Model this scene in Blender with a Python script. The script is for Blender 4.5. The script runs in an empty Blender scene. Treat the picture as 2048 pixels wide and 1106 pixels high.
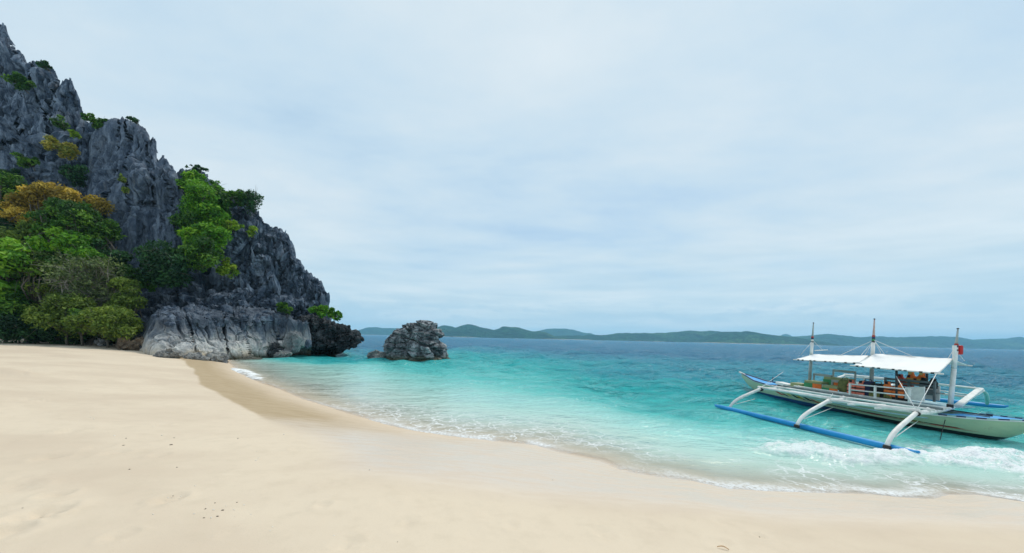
import bpy, bmesh, math, random
import numpy as np
from mathutils import Vector, Matrix

# ------------------------------------------------------------------ camera
F = 720.0            # focal length in photograph pixels (2048 wide)
H = 2.5              # eye above the water
CX, CY = 1024.0, 675.9
RHO = math.atan(0.0226)
CR, SR = math.cos(RHO), math.sin(RHO)
scene = bpy.context.scene
COL = scene.collection
cam_d = bpy.data.cameras.new('camera'); cam = bpy.data.objects.new('camera', cam_d); COL.objects.link(cam)
cam_d.sensor_width = 36.0; cam_d.lens = 36.0 * F / 2048.0
cam_d.shift_y = (CY - 553.0) / 2048.0
cam_d.clip_start = 0.1; cam_d.clip_end = 20000
cam.matrix_world = Matrix(((CR, -SR, 0, 0), (0, 0, -1, 0), (SR, CR, 0, H), (0, 0, 0, 1)))
scene.camera = cam

# ------------------------------------------------------------------ light
SUN_EL, SUN_AZ = math.radians(58), math.radians(35)      # azimuth from straight ahead towards the right
sdir = Vector((math.sin(SUN_AZ) * math.cos(SUN_EL), math.cos(SUN_AZ) * math.cos(SUN_EL), math.sin(SUN_EL)))
sl = bpy.data.lights.new('sun', 'SUN'); sl.energy = 1.7; sl.angle = math.radians(12); sl.color = (1.0, 0.92, 0.80)
so = bpy.data.objects.new('sun', sl); COL.objects.link(so)
so.rotation_euler = (-sdir).to_track_quat('-Z', 'Y').to_euler()

world = bpy.data.worlds.new('World'); scene.world = world; world.use_nodes = True
nt = world.node_tree; nt.nodes.clear()
def N(nt, typ, **kw):
    n = nt.nodes.new(typ)
    for k, v in kw.items():
        if k == 'ins':
            for i, val in v.items(): n.inputs[i].default_value = val
        else: setattr(n, k, v)
    return n
def ramp(nt, stops, interp='LINEAR'):
    r = nt.nodes.new('ShaderNodeValToRGB'); cr = r.color_ramp; cr.interpolation = interp
    while len(cr.elements) > 1: cr.elements.remove(cr.elements[-1])
    for i, (p, c) in enumerate(stops):
        e = cr.elements[0] if i == 0 else cr.elements.new(p)
        e.position = p; e.color = (c[0], c[1], c[2], 1) if isinstance(c, (tuple, list)) else (c, c, c, 1)
    return r
def math_n(nt, op, a=None, b=None, clamp=False):
    n = nt.nodes.new('ShaderNodeMath'); n.operation = op; n.use_clamp = clamp
    for i, v in enumerate((a, b)):
        if v is None: continue
        if isinstance(v, (int, float)): n.inputs[i].default_value = v
        else: nt.links.new(v, n.inputs[i])
    return n.outputs[0]
def mixc(nt, fac, a, b, typ='MIX'):
    n = nt.nodes.new('ShaderNodeMix'); n.data_type = 'RGBA'; n.blend_type = typ
    for sock, v in ((n.inputs['Factor'], fac), (n.inputs[6], a), (n.inputs[7], b)):
        if isinstance(v, (int, float)): sock.default_value = v
        elif isinstance(v, (tuple, list)): sock.default_value = (v[0], v[1], v[2], 1)
        else: nt.links.new(v, sock)
    return n.outputs[2]
def noise_n(nt, vec, scale, detail=4, rough=0.5, dist=0.0):
    n = nt.nodes.new('ShaderNodeTexNoise'); n.inputs['Scale'].default_value = scale
    n.inputs['Detail'].default_value = detail; n.inputs['Roughness'].default_value = rough
    n.inputs['Distortion'].default_value = dist
    if vec is not None: nt.links.new(vec, n.inputs['Vector'])
    return n.outputs['Fac']
def mapr(nt, v, a, b, c=0.0, d=1.0, smooth=True):
    n = nt.nodes.new('ShaderNodeMapRange'); n.interpolation_type = 'SMOOTHSTEP' if smooth else 'LINEAR'
    nt.links.new(v, n.inputs[0])
    for i, x in enumerate((a, b, c, d)): n.inputs[i + 1].default_value = x
    return n.outputs[0]

# sky: a Nishita sky seen through gaps of an even layer of thin cloud
L = nt.links
tc = N(nt, 'ShaderNodeTexCoord'); sep = N(nt, 'ShaderNodeSeparateXYZ'); L.new(tc.outputs['Generated'], sep.inputs[0])
sky = N(nt, 'ShaderNodeTexSky', sky_type='NISHITA'); sky.sun_disc = False
sky.sun_elevation = SUN_EL; sky.sun_rotation = SUN_AZ
up = math_n(nt, 'ADD', math_n(nt, 'MAXIMUM', sep.outputs[2], 0.0), 0.10)
comb = N(nt, 'ShaderNodeCombineXYZ')
L.new(math_n(nt, 'DIVIDE', sep.outputs[0], up), comb.inputs[0]); L.new(math_n(nt, 'DIVIDE', sep.outputs[1], up), comb.inputs[1])
def mp(vec, loc, scl, rot=0.0):
    m = N(nt, 'ShaderNodeMapping'); L.new(vec, m.inputs[0])
    m.inputs['Location'].default_value = loc; m.inputs['Scale'].default_value = scl; m.inputs['Rotation'].default_value = (0, 0, rot)
    return m.outputs[0]
n1 = noise_n(nt, mp(comb.outputs[0], (5.1, 2.7, 0), (0.62, 1.0, 1), 0.45), 1.0, 7, 0.56, 0.25)
n2 = noise_n(nt, mp(comb.outputs[0], (9.3, 1.2, 0), (0.28, 0.5, 1), -0.2), 1.0, 3, 0.5, 0.2)
n3 = noise_n(nt, mp(comb.outputs[0], (1.3, 4.2, 0), (1.6, 2.6, 1), 0.1), 1.0, 5, 0.6, 0.2)
dens = math_n(nt, 'ADD', math_n(nt, 'ADD', math_n(nt, 'MULTIPLY', n1, 0.5), math_n(nt, 'MULTIPLY', n2, 0.4)), math_n(nt, 'MULTIPLY', n3, 0.16))
dens = math_n(nt, 'ADD', dens, mapr(nt, sep.outputs[2], 0.50, 0.12, -0.02, 0.035))
cloud = ramp(nt, [(0.40, (0.38, 0.535, 0.68)), (0.47, (0.45, 0.585, 0.695)), (0.53, (0.50, 0.615, 0.70)), (0.59, (0.56, 0.65, 0.71)), (0.68, (0.64, 0.705, 0.745))])
L.new(dens, cloud.inputs[0])
skyc = mixc(nt, 1.0, sky.outputs[0], (0.10, 0.10, 0.10), 'MULTIPLY')
cover = mapr(nt, dens, 0.36, 0.52, 0.75, 0.98)
c1 = mixc(nt, cover, skyc, cloud.outputs[0])
# a paler, greener band of thick air low over the sea
hz = mapr(nt, sep.outputs[2], 0.0, 0.34, 0.8, 0.0)
streak = noise_n(nt, mp(tc.outputs['Generated'], (0, 0, 0), (2.2, 2.2, 26.0)), 1.6, 4, 0.55, 0.15)
hcol = ramp(nt, [(0.36, (0.41, 0.565, 0.65)), (0.50, (0.475, 0.62, 0.69)), (0.64, (0.55, 0.665, 0.72))]); L.new(streak, hcol.inputs[0])
c2 = mixc(nt, hz, c1, hcol.outputs[0])
# small broken cumulus far off, just over the hills
cum = noise_n(nt, mp(tc.outputs['Generated'], (2.4, 0.6, 0), (5.0, 5.0, 17.0)), 1.7, 5, 0.6, 0.0)
cm = math_n(nt, 'MULTIPLY', mapr(nt, cum, 0.50, 0.60), math_n(nt, 'MULTIPLY', mapr(nt, sep.outputs[2], 0.035, 0.055), mapr(nt, sep.outputs[2], 0.12, 0.075)))
c3 = mixc(nt, math_n(nt, 'MULTIPLY', cm, 0.6), c2, (0.40, 0.56, 0.66))
bg = N(nt, 'ShaderNodeBackground'); L.new(c3, bg.inputs[0]); bg.inputs[1].default_value = 1.0
wo = N(nt, 'ShaderNodeOutputWorld'); L.new(bg.outputs[0], wo.inputs[0])
scene.view_settings.view_transform = 'Standard'; scene.view_settings.look = 'None'
scene.view_settings.exposure = 0.32; scene.view_settings.gamma = 1.0; scene.view_settings.use_curve_mapping = False
scene.cycles.max_bounces = 8; scene.cycles.transparent_max_bounces = 24; scene.cycles.volume_bounces = 1
scene.cycles.use_denoising = True; scene.cycles.sample_clamp_indirect = 2.0

# ------------------------------------------------------------------ helpers
rnd = random.Random(7); rg = np.random.default_rng(7)
def ray(px, py):
    X, Y = px - CX, CY - py
    return (X * CR - Y * SR) / F, (X * SR + Y * CR) / F       # slopes of x and z per metre of depth
def U(px, py, z=0.0):
    a, b = ray(px, py); d = (z - H) / b
    return Vector((a * d, d, z))
def UD(px, py, d):
    a, b = ray(px, py); return Vector((a * d, d, H + b * d))
def UDn(px, py, d):
    X, Y = px - CX, CY - py
    return np.stack([(X * CR - Y * SR) / F * d, d + 0 * px, H + (X * SR + Y * CR) / F * d], -1)
def link(o, parent=None):
    COL.objects.link(o)
    if parent is not None: o.parent = parent
    return o
def tag(o, label=None, cat=None, group=None, kind=None):
    if label: o['label'] = label
    if cat: o['category'] = cat
    if group: o['group'] = group
    if kind: o['kind'] = kind
    return o
def empty(name, loc, rz=0.0):
    o = bpy.data.objects.new(name, None); o.location = loc; o.rotation_euler = (0, 0, rz); o.empty_display_size = 0.2
    return link(o)
def npmesh(name, V, Fq, mat, parent=None, smooth=False, attrs=None):
    me = bpy.data.meshes.new(name)
    V = np.asarray(V, np.float32); Fq = np.asarray(Fq, np.int32); k = Fq.shape[1]
    me.vertices.add(len(V)); me.vertices.foreach_set('co', V.ravel())
    me.loops.add(Fq.size); me.loops.foreach_set('vertex_index', Fq.ravel())
    me.polygons.add(len(Fq)); me.polygons.foreach_set('loop_start', np.arange(0, Fq.size, k, dtype=np.int32))
    me.polygons.foreach_set('loop_total', np.full(len(Fq), k, np.int32))
    me.polygons.foreach_set('use_smooth', np.full(len(Fq), smooth, bool))
    me.update(calc_edges=True); me.validate()
    for an, av in (attrs or {}).items():
        at = me.attributes.new(an, 'FLOAT', 'POINT'); at.data.foreach_set('value', np.asarray(av, np.float32).ravel())
    if mat: me.materials.append(mat)
    return link(bpy.data.objects.new(name, me), parent)

# numpy noises
def hsh(ix, iy, iz, seed):
    h = (ix.astype(np.int64) * 374761393 + iy.astype(np.int64) * 668265263 + iz.astype(np.int64) * 1274126177 + seed * 144665) & 0xffffffff
    h = ((h ^ (h >> 13)) * 1274126177) & 0xffffffff
    h = ((h ^ (h >> 16)) * 2246822519) & 0xffffffff
    h = h ^ (h >> 13)
    return (h & 0xffffff) / float(0x1000000)
def vnoise(P, seed=0):
    I = np.floor(P); f = P - I; f = f * f * f * (f * (f * 6 - 15) + 10); I = I.astype(np.int64)
    r = 0
    for dx in (0, 1):
        wx = f[..., 0] if dx else 1 - f[..., 0]
        for dy in (0, 1):
            wy = f[..., 1] if dy else 1 - f[..., 1]
            for dz in (0, 1):
                wz = f[..., 2] if dz else 1 - f[..., 2]
                r = r + wx * wy * wz * hsh(I[..., 0] + dx, I[..., 1] + dy, I[..., 2] + dz, seed)
    return r * 2 - 1
def fbm(P, octv=4, seed=0, gain=0.5, lac=2.03):
    a, s, t = 1.0, 0.0, 0.0
    for o in range(octv):
        s = s + a * vnoise(P, seed + o * 17); t += a; a *= gain; P = P * lac
    return s / t
def worley(P, seed=0):
    I = np.floor(P).astype(np.int64); n = P.shape[0]
    f1 = np.full(n, 9.0); f2 = np.full(n, 9.0); r = np.zeros(n); vec = np.zeros((n, 3)); rid = np.zeros((n, 3))
    for dx in (-1, 0, 1):
        for dy in (-1, 0, 1):
            for dz in (-1, 0, 1):
                a, b, c = I[:, 0] + dx, I[:, 1] + dy, I[:, 2] + dz
                q = np.stack([a + hsh(a, b, c, seed), b + hsh(a, b, c, seed + 1), c + hsh(a, b, c, seed + 2)], -1)
                v = P - q; d = np.sqrt((v * v).sum(-1))
                m = d < f1
                f2 = np.where(m, f1, np.minimum(f2, d)); f1 = np.where(m, d, f1)
                vec[m] = v[m]
                h = np.stack([a, b, c], -1); rid[m] = h[m]
    ri = rid.astype(np.int64)
    r1 = hsh(ri[:, 0], ri[:, 1], ri[:, 2], seed + 5)
    g = np.stack([hsh(ri[:, 0], ri[:, 1], ri[:, 2], seed + 6 + k) * 2 - 1 for k in range(3)], -1)
    return f1, f2, r1, vec, g
def smooth(a, b, x):
    t = np.clip((x - a) / (b - a), 0, 1); return t * t * (3 - 2 * t)

# a little mesh collector
class MB:
    def __init__(s): s.v = []; s.f = []
    def add(s, vs, fs):
        o = len(s.v); s.v += [tuple(v) for v in vs]; s.f += [tuple(i + o for i in f) for f in fs]; return s
    def tube(s, pts, r, n=8, cap=True):
        pts = [Vector(p) for p in pts]; m = len(pts)
        rs = list(r) if isinstance(r, (list, tuple)) else [r] * m
        t0 = (pts[1] - pts[0]).normalized()
        ref = Vector((0, 0, 1)) if abs(t0.z) < 0.9 else Vector((1, 0, 0))
        vs = []; prev = None
        for i, p in enumerate(pts):
            t = (pts[min(i + 1, m - 1)] - pts[max(i - 1, 0)]).normalized()
            x = (ref - t * ref.dot(t)).normalized() if prev is None else (prev - t * prev.dot(t)).normalized()
            prev = x; y = t.cross(x)
            for k in range(n):
                a = 2 * math.pi * k / n; vs.append(p + (x * math.cos(a) + y * math.sin(a)) * rs[i])
        fs = [(i * n + k, i * n + (k + 1) % n, (i + 1) * n + (k + 1) % n, (i + 1) * n + k) for i in range(m - 1) for k in range(n)]
        if cap: fs += [tuple(range(n))[::-1], tuple((m - 1) * n + k for k in range(n))]
        return s.add(vs, fs)
    def hexa(s, q, d):           # quad q (4 points) extruded by vector d
        q = [Vector(p) for p in q]; d = Vector(d); vs = q + [p + d for p in q]
        return s.add(vs, [(3, 2, 1, 0), (4, 5, 6, 7), (0, 1, 5, 4), (1, 2, 6, 5), (2, 3, 7, 6), (3, 0, 4, 7)])
    def beam(s, a, b, w, h, up=(0, 0, 1)):
        a, b = Vector(a), Vector(b); t = (b - a).normalized(); u = Vector(up); x = t.cross(u).normalized(); y = x.cross(t)
        q = [a - x * w / 2 - y * h / 2, a + x * w / 2 - y * h / 2, a + x * w / 2 + y * h / 2, a - x * w / 2 + y * h / 2]
        return s.hexa(q, b - a)
    def grid(s, rows, closed=False):
        n = len(rows[0]); vs = [p for r in rows for p in r]; fs = []
        for i in range(len(rows) - 1):
            for k in range(n if closed else n - 1):
                fs.append((i * n + k, i * n + (k + 1) % n, (i + 1) * n + (k + 1) % n, (i + 1) * n + k))
        return s.add(vs, fs)
    def build(s, name, mat, parent=None, smooth=False, xf=None, bevel=0.0):
        me = bpy.data.meshes.new(name)
        vs = [xf @ Vector(v) for v in s.v] if xf is not None else s.v
        me.from_pydata(vs, [], s.f); me.update()
        bm = bmesh.new(); bm.from_mesh(me); bmesh.ops.recalc_face_normals(bm, faces=bm.faces)
        if bevel: bmesh.ops.bevel(bm, geom=bm.edges[:], offset=bevel, segments=2, affect='EDGES', profile=0.6)
        bm.to_mesh(me); bm.free()
        if smooth: me.polygons.foreach_set('use_smooth', [True] * len(me.polygons))
        if mat: me.materials.append(mat)
        return link(bpy.data.objects.new(name, me), parent)

# ------------------------------------------------------------------ materials
def newmat(name):
    m = bpy.data.materials.new(name); m.use_nodes = True; t = m.node_tree; t.nodes.clear()
    out = t.nodes.new('ShaderNodeOutputMaterial'); return m, t, out
def geo_pos(t): return t.nodes.new('ShaderNodeNewGeometry').outputs['Position']
def objc(t): return t.nodes.new('ShaderNodeTexCoord').outputs['Object']
def attr(t, name): 
    n = t.nodes.new('ShaderNodeAttribute'); n.attribute_name = name; return n.outputs['Fac']
def mapping(t, vec, scl=(1, 1, 1), rot=(0, 0, 0), loc=(0, 0, 0)):
    m = t.nodes.new('ShaderNodeMapping'); t.links.new(vec, m.inputs[0])
    m.inputs['Scale'].default_value = scl; m.inputs['Rotation'].default_value = rot; m.inputs['Location'].default_value = loc
    return m.outputs[0]
def pbsdf(t, col, rough=0.8, spec=0.3, bump=None, bstr=0.3, bdist=0.05):
    p = t.nodes.new('ShaderNodeBsdfPrincipled')
    if isinstance(col, (tuple, list)): p.inputs['Base Color'].default_value = (*col[:3], 1)
    else: t.links.new(col, p.inputs['Base Color'])
    if isinstance(rough, (int, float)): p.inputs['Roughness'].default_value = rough
    else: t.links.new(rough, p.inputs['Roughness'])
    p.inputs['Specular IOR Level'].default_value = spec
    if bump is not None:
        b = t.nodes.new('ShaderNodeBump'); b.inputs['Strength'].default_value = bstr; b.inputs['Distance'].default_value = bdist
        t.links.new(bump, b.inputs['Height']); t.links.new(b.outputs[0], p.inputs['Normal'])
    return p
def paint(name, col, rough=0.5, wear=0.12, scale=6.0, spec=0.4):
    """Painted or plain surface with slight blotches and grime."""
    m, t, out = newmat(name); v = objc(t)
    n = noise_n(t, v, scale, 5, 0.6); n2 = noise_n(t, mapping(t, v, (1, 1, 4)), scale * 5, 3, 0.6)
    c = mixc(t, mapr(t, n, 0.35, 0.7), [x * (1 + wear) for x in col], [x * (1 - wear) for x in col])
    c = mixc(t, mapr(t, n2, 0.60, 0.75, 0, wear * 2.0), c, [x * 0.45 for x in col])
    p = pbsdf(t, c, rough, spec, n2, 0.12, 0.01); t.links.new(p.outputs[0], out.inputs[0]); return m
def rockmat(name, base, light, pale=None, zlo=0, zhi=1, zn=1.5, tan=None, streak=0.0, tide=None, patch=0.0):
    m, t, out = newmat(name); P = geo_pos(t)
    nb = noise_n(t, P, 0.35, 5, 0.6, 0.4); nm = noise_n(t, mapping(t, P, (1, 1, 0.35)), 1.5, 6, 0.65, 0.5); nf = noise_n(t, P, 7.0, 5, 0.7)
    c = mixc(t, mapr(t, nm, 0.38, 0.66), base, light)
    c = mixc(t, mapr(t, nb, 0.35, 0.7, 0, 0.5), c, [x * 0.7 for x in base])
    sp = N(t, 'ShaderNodeSeparateXYZ'); t.links.new(P, sp.inputs[0])
    st = noise_n(t, mapping(t, P, (1.6, 1.6, 0.12)), 1.0, 5, 0.6, 0.2)
    if streak: c = mixc(t, math_n(t, 'MULTIPLY', mapr(t, st, 0.60, 0.74), streak), c, (0.30, 0.31, 0.32))
    if patch: c = mixc(t, math_n(t, 'MULTIPLY', mapr(t, nm, 0.55, 0.70), patch), c, (0.27, 0.28, 0.29))
    if pale:
        edge = math_n(t, 'ADD', sp.outputs[2], math_n(t, 'MULTIPLY', math_n(t, 'SUBTRACT', math_n(t, 'ADD', math_n(t, 'MULTIPLY', nm, 0.5), math_n(t, 'MULTIPLY', st, 0.8)), 0.65), zn * 2.6))
        k = mapr(t, edge, zhi, zlo)
        blot = mapr(t, nm, 0.34, 0.58, 0.45, 1.0)
        c = mixc(t, math_n(t, 'MULTIPLY', k, blot), c, pale)
        if tan:
            k2 = mapr(t, math_n(t, 'ADD', sp.outputs[2], math_n(t, 'MULTIPLY', math_n(t, 'SUBTRACT', nb, 0.5), 2.0)), 1.5, 0.5)
            c = mixc(t, math_n(t, 'MULTIPLY', k2, mapr(t, nb, 0.4, 0.62)), c, tan)
    if tide: c = mixc(t, mapr(t, math_n(t, 'ADD', sp.outputs[2], math_n(t, 'MULTIPLY', math_n(t, 'SUBTRACT', nm, 0.5), 0.5)), 0.75, 0.1), c, tide)
    c = mixc(t, mapr(t, nf, 0.35, 0.7, 0, 0.45), c, mixc(t, 1.0, c, (0.55, 0.56, 0.58), 'MULTIPLY'))
    h = math_n(t, 'ADD', math_n(t, 'MULTIPLY', nm, 1.0), math_n(t, 'MULTIPLY', nf, 0.35))
    p = pbsdf(t, c, 0.85, 0.25, h, 0.7, 0.25); t.links.new(p.outputs[0], out.inputs[0]); return m
def leafmat(name, c1, c2, c3=None):
    m, t, out = newmat(name); a = attr(t, 'tint')
    st = [(0.0, c1), (0.6, c2), (1.0, c3 or [min(1, x * 1.35) for x in c2])]
    r = ramp(t, st); t.links.new(a, r.inputs[0])
    p = pbsdf(t, r.outputs[0], 0.55, 0.3)
    tr = t.nodes.new('ShaderNodeBsdfTranslucent'); t.links.new(mixc(t, 1.0, r.outputs[0], (1.1, 1.2, 0.6), 'MULTIPLY'), tr.inputs[0])
    mx = t.nodes.new('ShaderNodeMixShader'); mx.inputs[0].default_value = 0.3
    t.links.new(p.outputs[0], mx.inputs[1]); t.links.new(tr.outputs[0], mx.inputs[2]); t.links.new(mx.outputs[0], out.inputs[0]); return m

# ------------------------------------------------------------------ ground: beach and sea bed
shore_px = [(455, 723), (470, 738), (490, 752), (520, 765), (560, 779), (600, 797), (650, 812), (700, 828), (760, 847), (820, 861), (900, 873), (960, 879), (1020, 886), (1070, 890), (1120, 905),
            (1200, 922), (1240, 940), (1300, 952), (1380, 962), (1460, 979), (1540, 983), (1640, 986), (1740, 988), (1800, 995), (1870, 998), (1900, 990), (1960, 990), (2048, 1004)]
SH = [np.array(U(x, y, 0.0))[:2] for x, y in shore_px]
e = SH[-1]
SHORE = np.array([(-120, 120), (-60, 74), (-32, 42)] + [tuple(p) for p in SH] + [(e[0] + 3, e[1] - 0.5), (e[0] + 8, e[1] - 2), (40, -4), (300, -30)])
def sdist(x, y, poly):
    """distance to a polyline, positive on the side of the viewer (the right of its course)"""
    p = np.stack([x, y], -1).reshape(-1, 2); best = np.full(len(p), 1e9); sg = np.ones(len(p))
    for a, b in zip(poly[:-1], poly[1:]):
        ab = b - a; t = np.clip(((p - a) @ ab) / (ab @ ab), 0, 1); q = a + t[:, None] * ab; v = p - q
        d = np.sqrt((v * v).sum(-1)); cr = ab[0] * (p[:, 1] - a[1]) - ab[1] * (p[:, 0] - a[0])
        m = d < best - 1e-9; best[m] = d[m]; sg[m] = np.where(cr[m] < 0, 1.0, -1.0)
    # sign from a polygon test, safe at corners
    poly2 = np.vstack([poly, [(300, -400), (-400, -400), (-400, 120)]]); ins = np.zeros(len(p), bool)
    for a, b in zip(poly2, np.roll(poly2, -1, 0)):
        c = ((a[1] > p[:, 1]) != (b[1] > p[:, 1]))
        xx = (b[0] - a[0]) * (p[:, 1] - a[1]) / (b[1] - a[1] + 1e-12) + a[0]
        ins ^= c & (p[:, 0] < xx)
    return (best * np.where(ins, 1, -1)).reshape(np.shape(x))
def ground0(s, x, y):
    land = 1.25 * (1 - np.exp(-np.maximum(s, 0) / 6.0))
    so_ = np.where(s < 0, s * (1 + 1.1 * smooth(1.0, 8.0, x) * smooth(40, 15, y) + 1.8 * smooth(27, 35, y) * smooth(-11, -17, x)), s)      # the bottom drops faster off the right of the beach
    sea = -np.interp(-so_, [0, 3, 6, 9, 14, 20, 30, 45, 60, 120], [0, 0.28, 0.65, 1.1, 1.8, 2.4, 3.6, 6.0, 8, 12])
    P = np.stack([x, y, 0 * x], -1)
    und = (fbm(P * 0.22, 3, 5) * 0.07 + fbm(P * 0.9, 3, 9) * 0.018) * smooth(0.5, 5, s)
    return np.where(s > 0, land, sea) + und
def ground(x, y):
    x = np.atleast_1d(np.asarray(x, float)); y = np.atleast_1d(np.asarray(y, float)); return ground0(sdist(x, y, SHORE), x, y)
def hit(px, py):
    z = 0.5
    for _ in range(30):
        p = U(px, py, z); z = 0.5 * z + 0.5 * float(ground([p.x], [p.y])[0])
    return U(px, py, z)
def grid_quads(nr, nc):
    i, j = np.meshgrid(np.arange(nr - 1), np.arange(nc - 1), indexing='ij')
    a = i * nc + j
    return np.stack([a, a + 1, a + nc + 1, a + nc], -1).reshape(-1, 4)
def compact(V, Fq, attrs):
    used = np.zeros(len(V), bool); used[Fq.ravel()] = True
    idx = np.cumsum(used) - 1
    return V[used], idx[Fq], {k: v.ravel()[used] for k, v in attrs.items()}
XS = np.concatenate([np.arange(-3400, -1250, 60), np.arange(-1250, 1250, 3.0), np.arange(1250, 3401, 60)])

# --- sand
wet_px = [(350, 712), (368, 722), (388, 740), (396, 757), (402, 768), (420, 778), (450, 795), (490, 815), (530, 836), (575, 853), (615, 868), (650, 884), (690, 905), (705, 935), (780, 948),
          (860, 962), (950, 975), (1060, 988), (1180, 1001), (1300, 1012), (1450, 1022), (1600, 1036), (1800, 1044), (2048, 1056)]
WET = np.array([(-120, 122), (-60, 75), (-31, 40)] + [tuple(hit(x, y))[:2] for x, y in wet_px]); e = WET[-1]
WET = np.vstack([WET, [(e[0] + 8, e[1] - 3), (40, -8), (300, -38)]])
drops = np.concatenate([[560, 700, 900, 1200, 1700], []])
ys = [-8, -4, -2, -0.5, 0.6, 1.2]
dr = 800.0
while dr > 0.35:
    y = F * (H - 0.6) / dr
    if y > ys[-1] + 1e-3: ys.append(y)
    dr -= 2.2 if y < 45 else max(0.35, dr * 0.10)
ys += [8000.0]
ys = np.array(ys)
X2, Y2 = np.meshgrid(XS, ys); XX = X2 / F * np.maximum(Y2, 1.5)
s = sdist(XX, Y2, SHORE); z = ground0(s, XX, Y2); sw = sdist(XX, Y2, WET)
P2 = np.stack([XX, Y2, 0 * XX], -1)
# trodden dimples and small heaps
near = (s > 0)
for (px, py, r, dp) in [(80, 1028, .12, .028), (100, 1032, .06, .012), (110, 990, .08, .016), (340, 998, .09, .02), (10, 1068, .10, .02), (25, 1060, .07, .014), (100, 915, .10, .016), (20, 975, .12, .016), (40, 980, .1, .012),
                        (230, 905, .1, .014), (645, 1010, .06, .01), (240, 1070, .07, .010), (280, 740, .14, .02), (50, 800, .16, .02), (60, 740, .2, .02), (85, 803, .12, .015), (150, 860, .12, .014), (320, 910, .08, .012), (1520, 1072, .05, .012), (130, 865, .1, .012)]:
    p = hit(px, py); dx, dy = XX - p.x, Y2 - p.y; q = (dx * dx + 0.6 * dy * dy) / r ** 2
    z -= 1.5 * dp * (np.exp(-q) - 0.45 * np.exp(-(np.sqrt(q) - 1.7) ** 2 * 3)) * (1 + 0.5 * vnoise(P2 * 14, 3))
fr_ = random.Random(21)
for k_ in range(46):
    p = hit(fr_.uniform(-60, 1500), fr_.choice((fr_.uniform(960, 1100), fr_.uniform(780, 960))))
    if sdist(np.array([p.x]), np.array([p.y]), WET)[0] < 0.4: continue
    r = fr_.uniform(.05, .11); q = ((XX - p.x) ** 2 + 0.5 * (Y2 - p.y) ** 2) / r ** 2; z -= fr_.uniform(.006, .014) * (np.exp(-q) - 0.4 * np.exp(-(np.sqrt(q) - 1.7) ** 2 * 3)) * (1 + 0.6 * vnoise(P2 * 14, 3))
p = hit(16, 748); q = ((XX - p.x) / 0.8) ** 2 + ((Y2 - p.y) / 0.5) ** 2; z += 0.22 * np.exp(-q) * (1 + 0.5 * vnoise(P2 * 3, 4))
for (px, py, r) in [(60, 692, 2.2), (150, 690, 1.8), (225, 688, 1.6)]:
    p = hit(px, py + 6); q = ((XX - p.x) / r) ** 2 + ((Y2 - p.y) / 1.6) ** 2; z += 0.14 * np.exp(-q)
z += smooth(1.0, 6, sw) * (fbm(P2 * np.array([2.2, 2.2, 1]), 3, 30) * 0.010 + fbm(P2 * 6, 2, 37) * 0.004)
wn = fbm(P2 * np.array([.5, .5, 1]), 4, 41) * 0.35
soft = 0.07 + 0.45 * smooth(-6.5, -3.5, XX)
wet = smooth(0, 1, 0.5 - (sw + wn * 0.35) / (2 * soft)) 
sheen = smooth(10.6, 7.4, Y2 + XX * -0.10 + wn * 3) * smooth(-4.0, -0.5, XX + 4.2 + wn * 3)
swash = smooth(1.6, -0.1, s + 0.35 * wn)
Fq = grid_quads(len(ys), len(XS))
def sandmat():
    m, t, out = newmat('sand'); P = geo_pos(t)
    w = attr(t, 'wet'); sh = attr(t, 'sheen'); sws = attr(t, 'swash')
    n0 = noise_n(t, mapping(t, P, (0.25, 0.4, 1)), 1.0, 4, 0.55, 0.3); n1 = noise_n(t, P, 4.0, 5, 0.6); n2 = noise_n(t, P, 140.0, 3, 0.7); n3 = noise_n(t, mapping(t, P, (1.2, 5.0, 1), (0, 0, 0.5)), 1.4, 4, 0.6)
    dry = mixc(t, mapr(t, n0, 0.36, 0.64), (0.61, 0.50, 0.385), (0.685, 0.575, 0.445))
    dry = mixc(t, mapr(t, n1, 0.45, 0.72, 0, 0.35), dry, (0.57, 0.475, 0.36))
    dry = mixc(t, mapr(t, n2, 0.30, 0.48, 0.35, 0.0), dry, (0.42, 0.35, 0.26))
    dampc = mixc(t, mapr(t, n3, 0.35, 0.65), (0.405, 0.305, 0.19), (0.46, 0.355, 0.23))
    shc = mixc(t, mapr(t, n3, 0.35, 0.65), (0.62, 0.51, 0.405), (0.66, 0.55, 0.44))
    edge = mixc(t, mapr(t, n3, 0.35, 0.65), (0.63, 0.51, 0.385), (0.68, 0.555, 0.43))
    wc = mixc(t, sh, dampc, shc); wc = mixc(t, math_n(t, 'MULTIPLY', sws, 0.8), wc, edge)
    c = mixc(t, w, dry, wc)
    film = math_n(t, 'MULTIPLY', w, math_n(t, 'ADD', math_n(t, 'MULTIPLY', sh, 0.75), 0.10))
    film = math_n(t, 'MULTIPLY', film, mapr(t, n3, 0.30, 0.62, 0.55, 1.0))
    rough = math_n(t, 'SUBTRACT', 0.95, math_n(t, 'MULTIPLY', film, 0.75))
    h = math_n(t, 'ADD', math_n(t, 'MULTIPLY', n1, 0.5), math_n(t, 'MULTIPLY', n2, 0.12))
    h = math_n(t, 'MULTIPLY', h, math_n(t, 'SUBTRACT', 1.0, math_n(t, 'MULTIPLY', w, 0.92)))
    p = pbsdf(t, c, rough, 0.5, h, 0.35, 0.03); sp = math_n(t, 'MULTIPLY', film, 0.9); t.links.new(math_n(t, 'ADD', sp, 0.08), p.inputs['Specular IOR Level'])
    t.links.new(p.outputs[0], out.inputs[0]); return m
ob = npmesh('beach', np.stack([XX, Y2, z], -1).reshape(-1, 3), Fq, sandmat(), None, True, {'wet': wet, 'sheen': sheen, 'swash': swash})
tag(ob, 'pale sand beach curving from the trees to the water, wet and darker by the shoreline', kind='structure')

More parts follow.
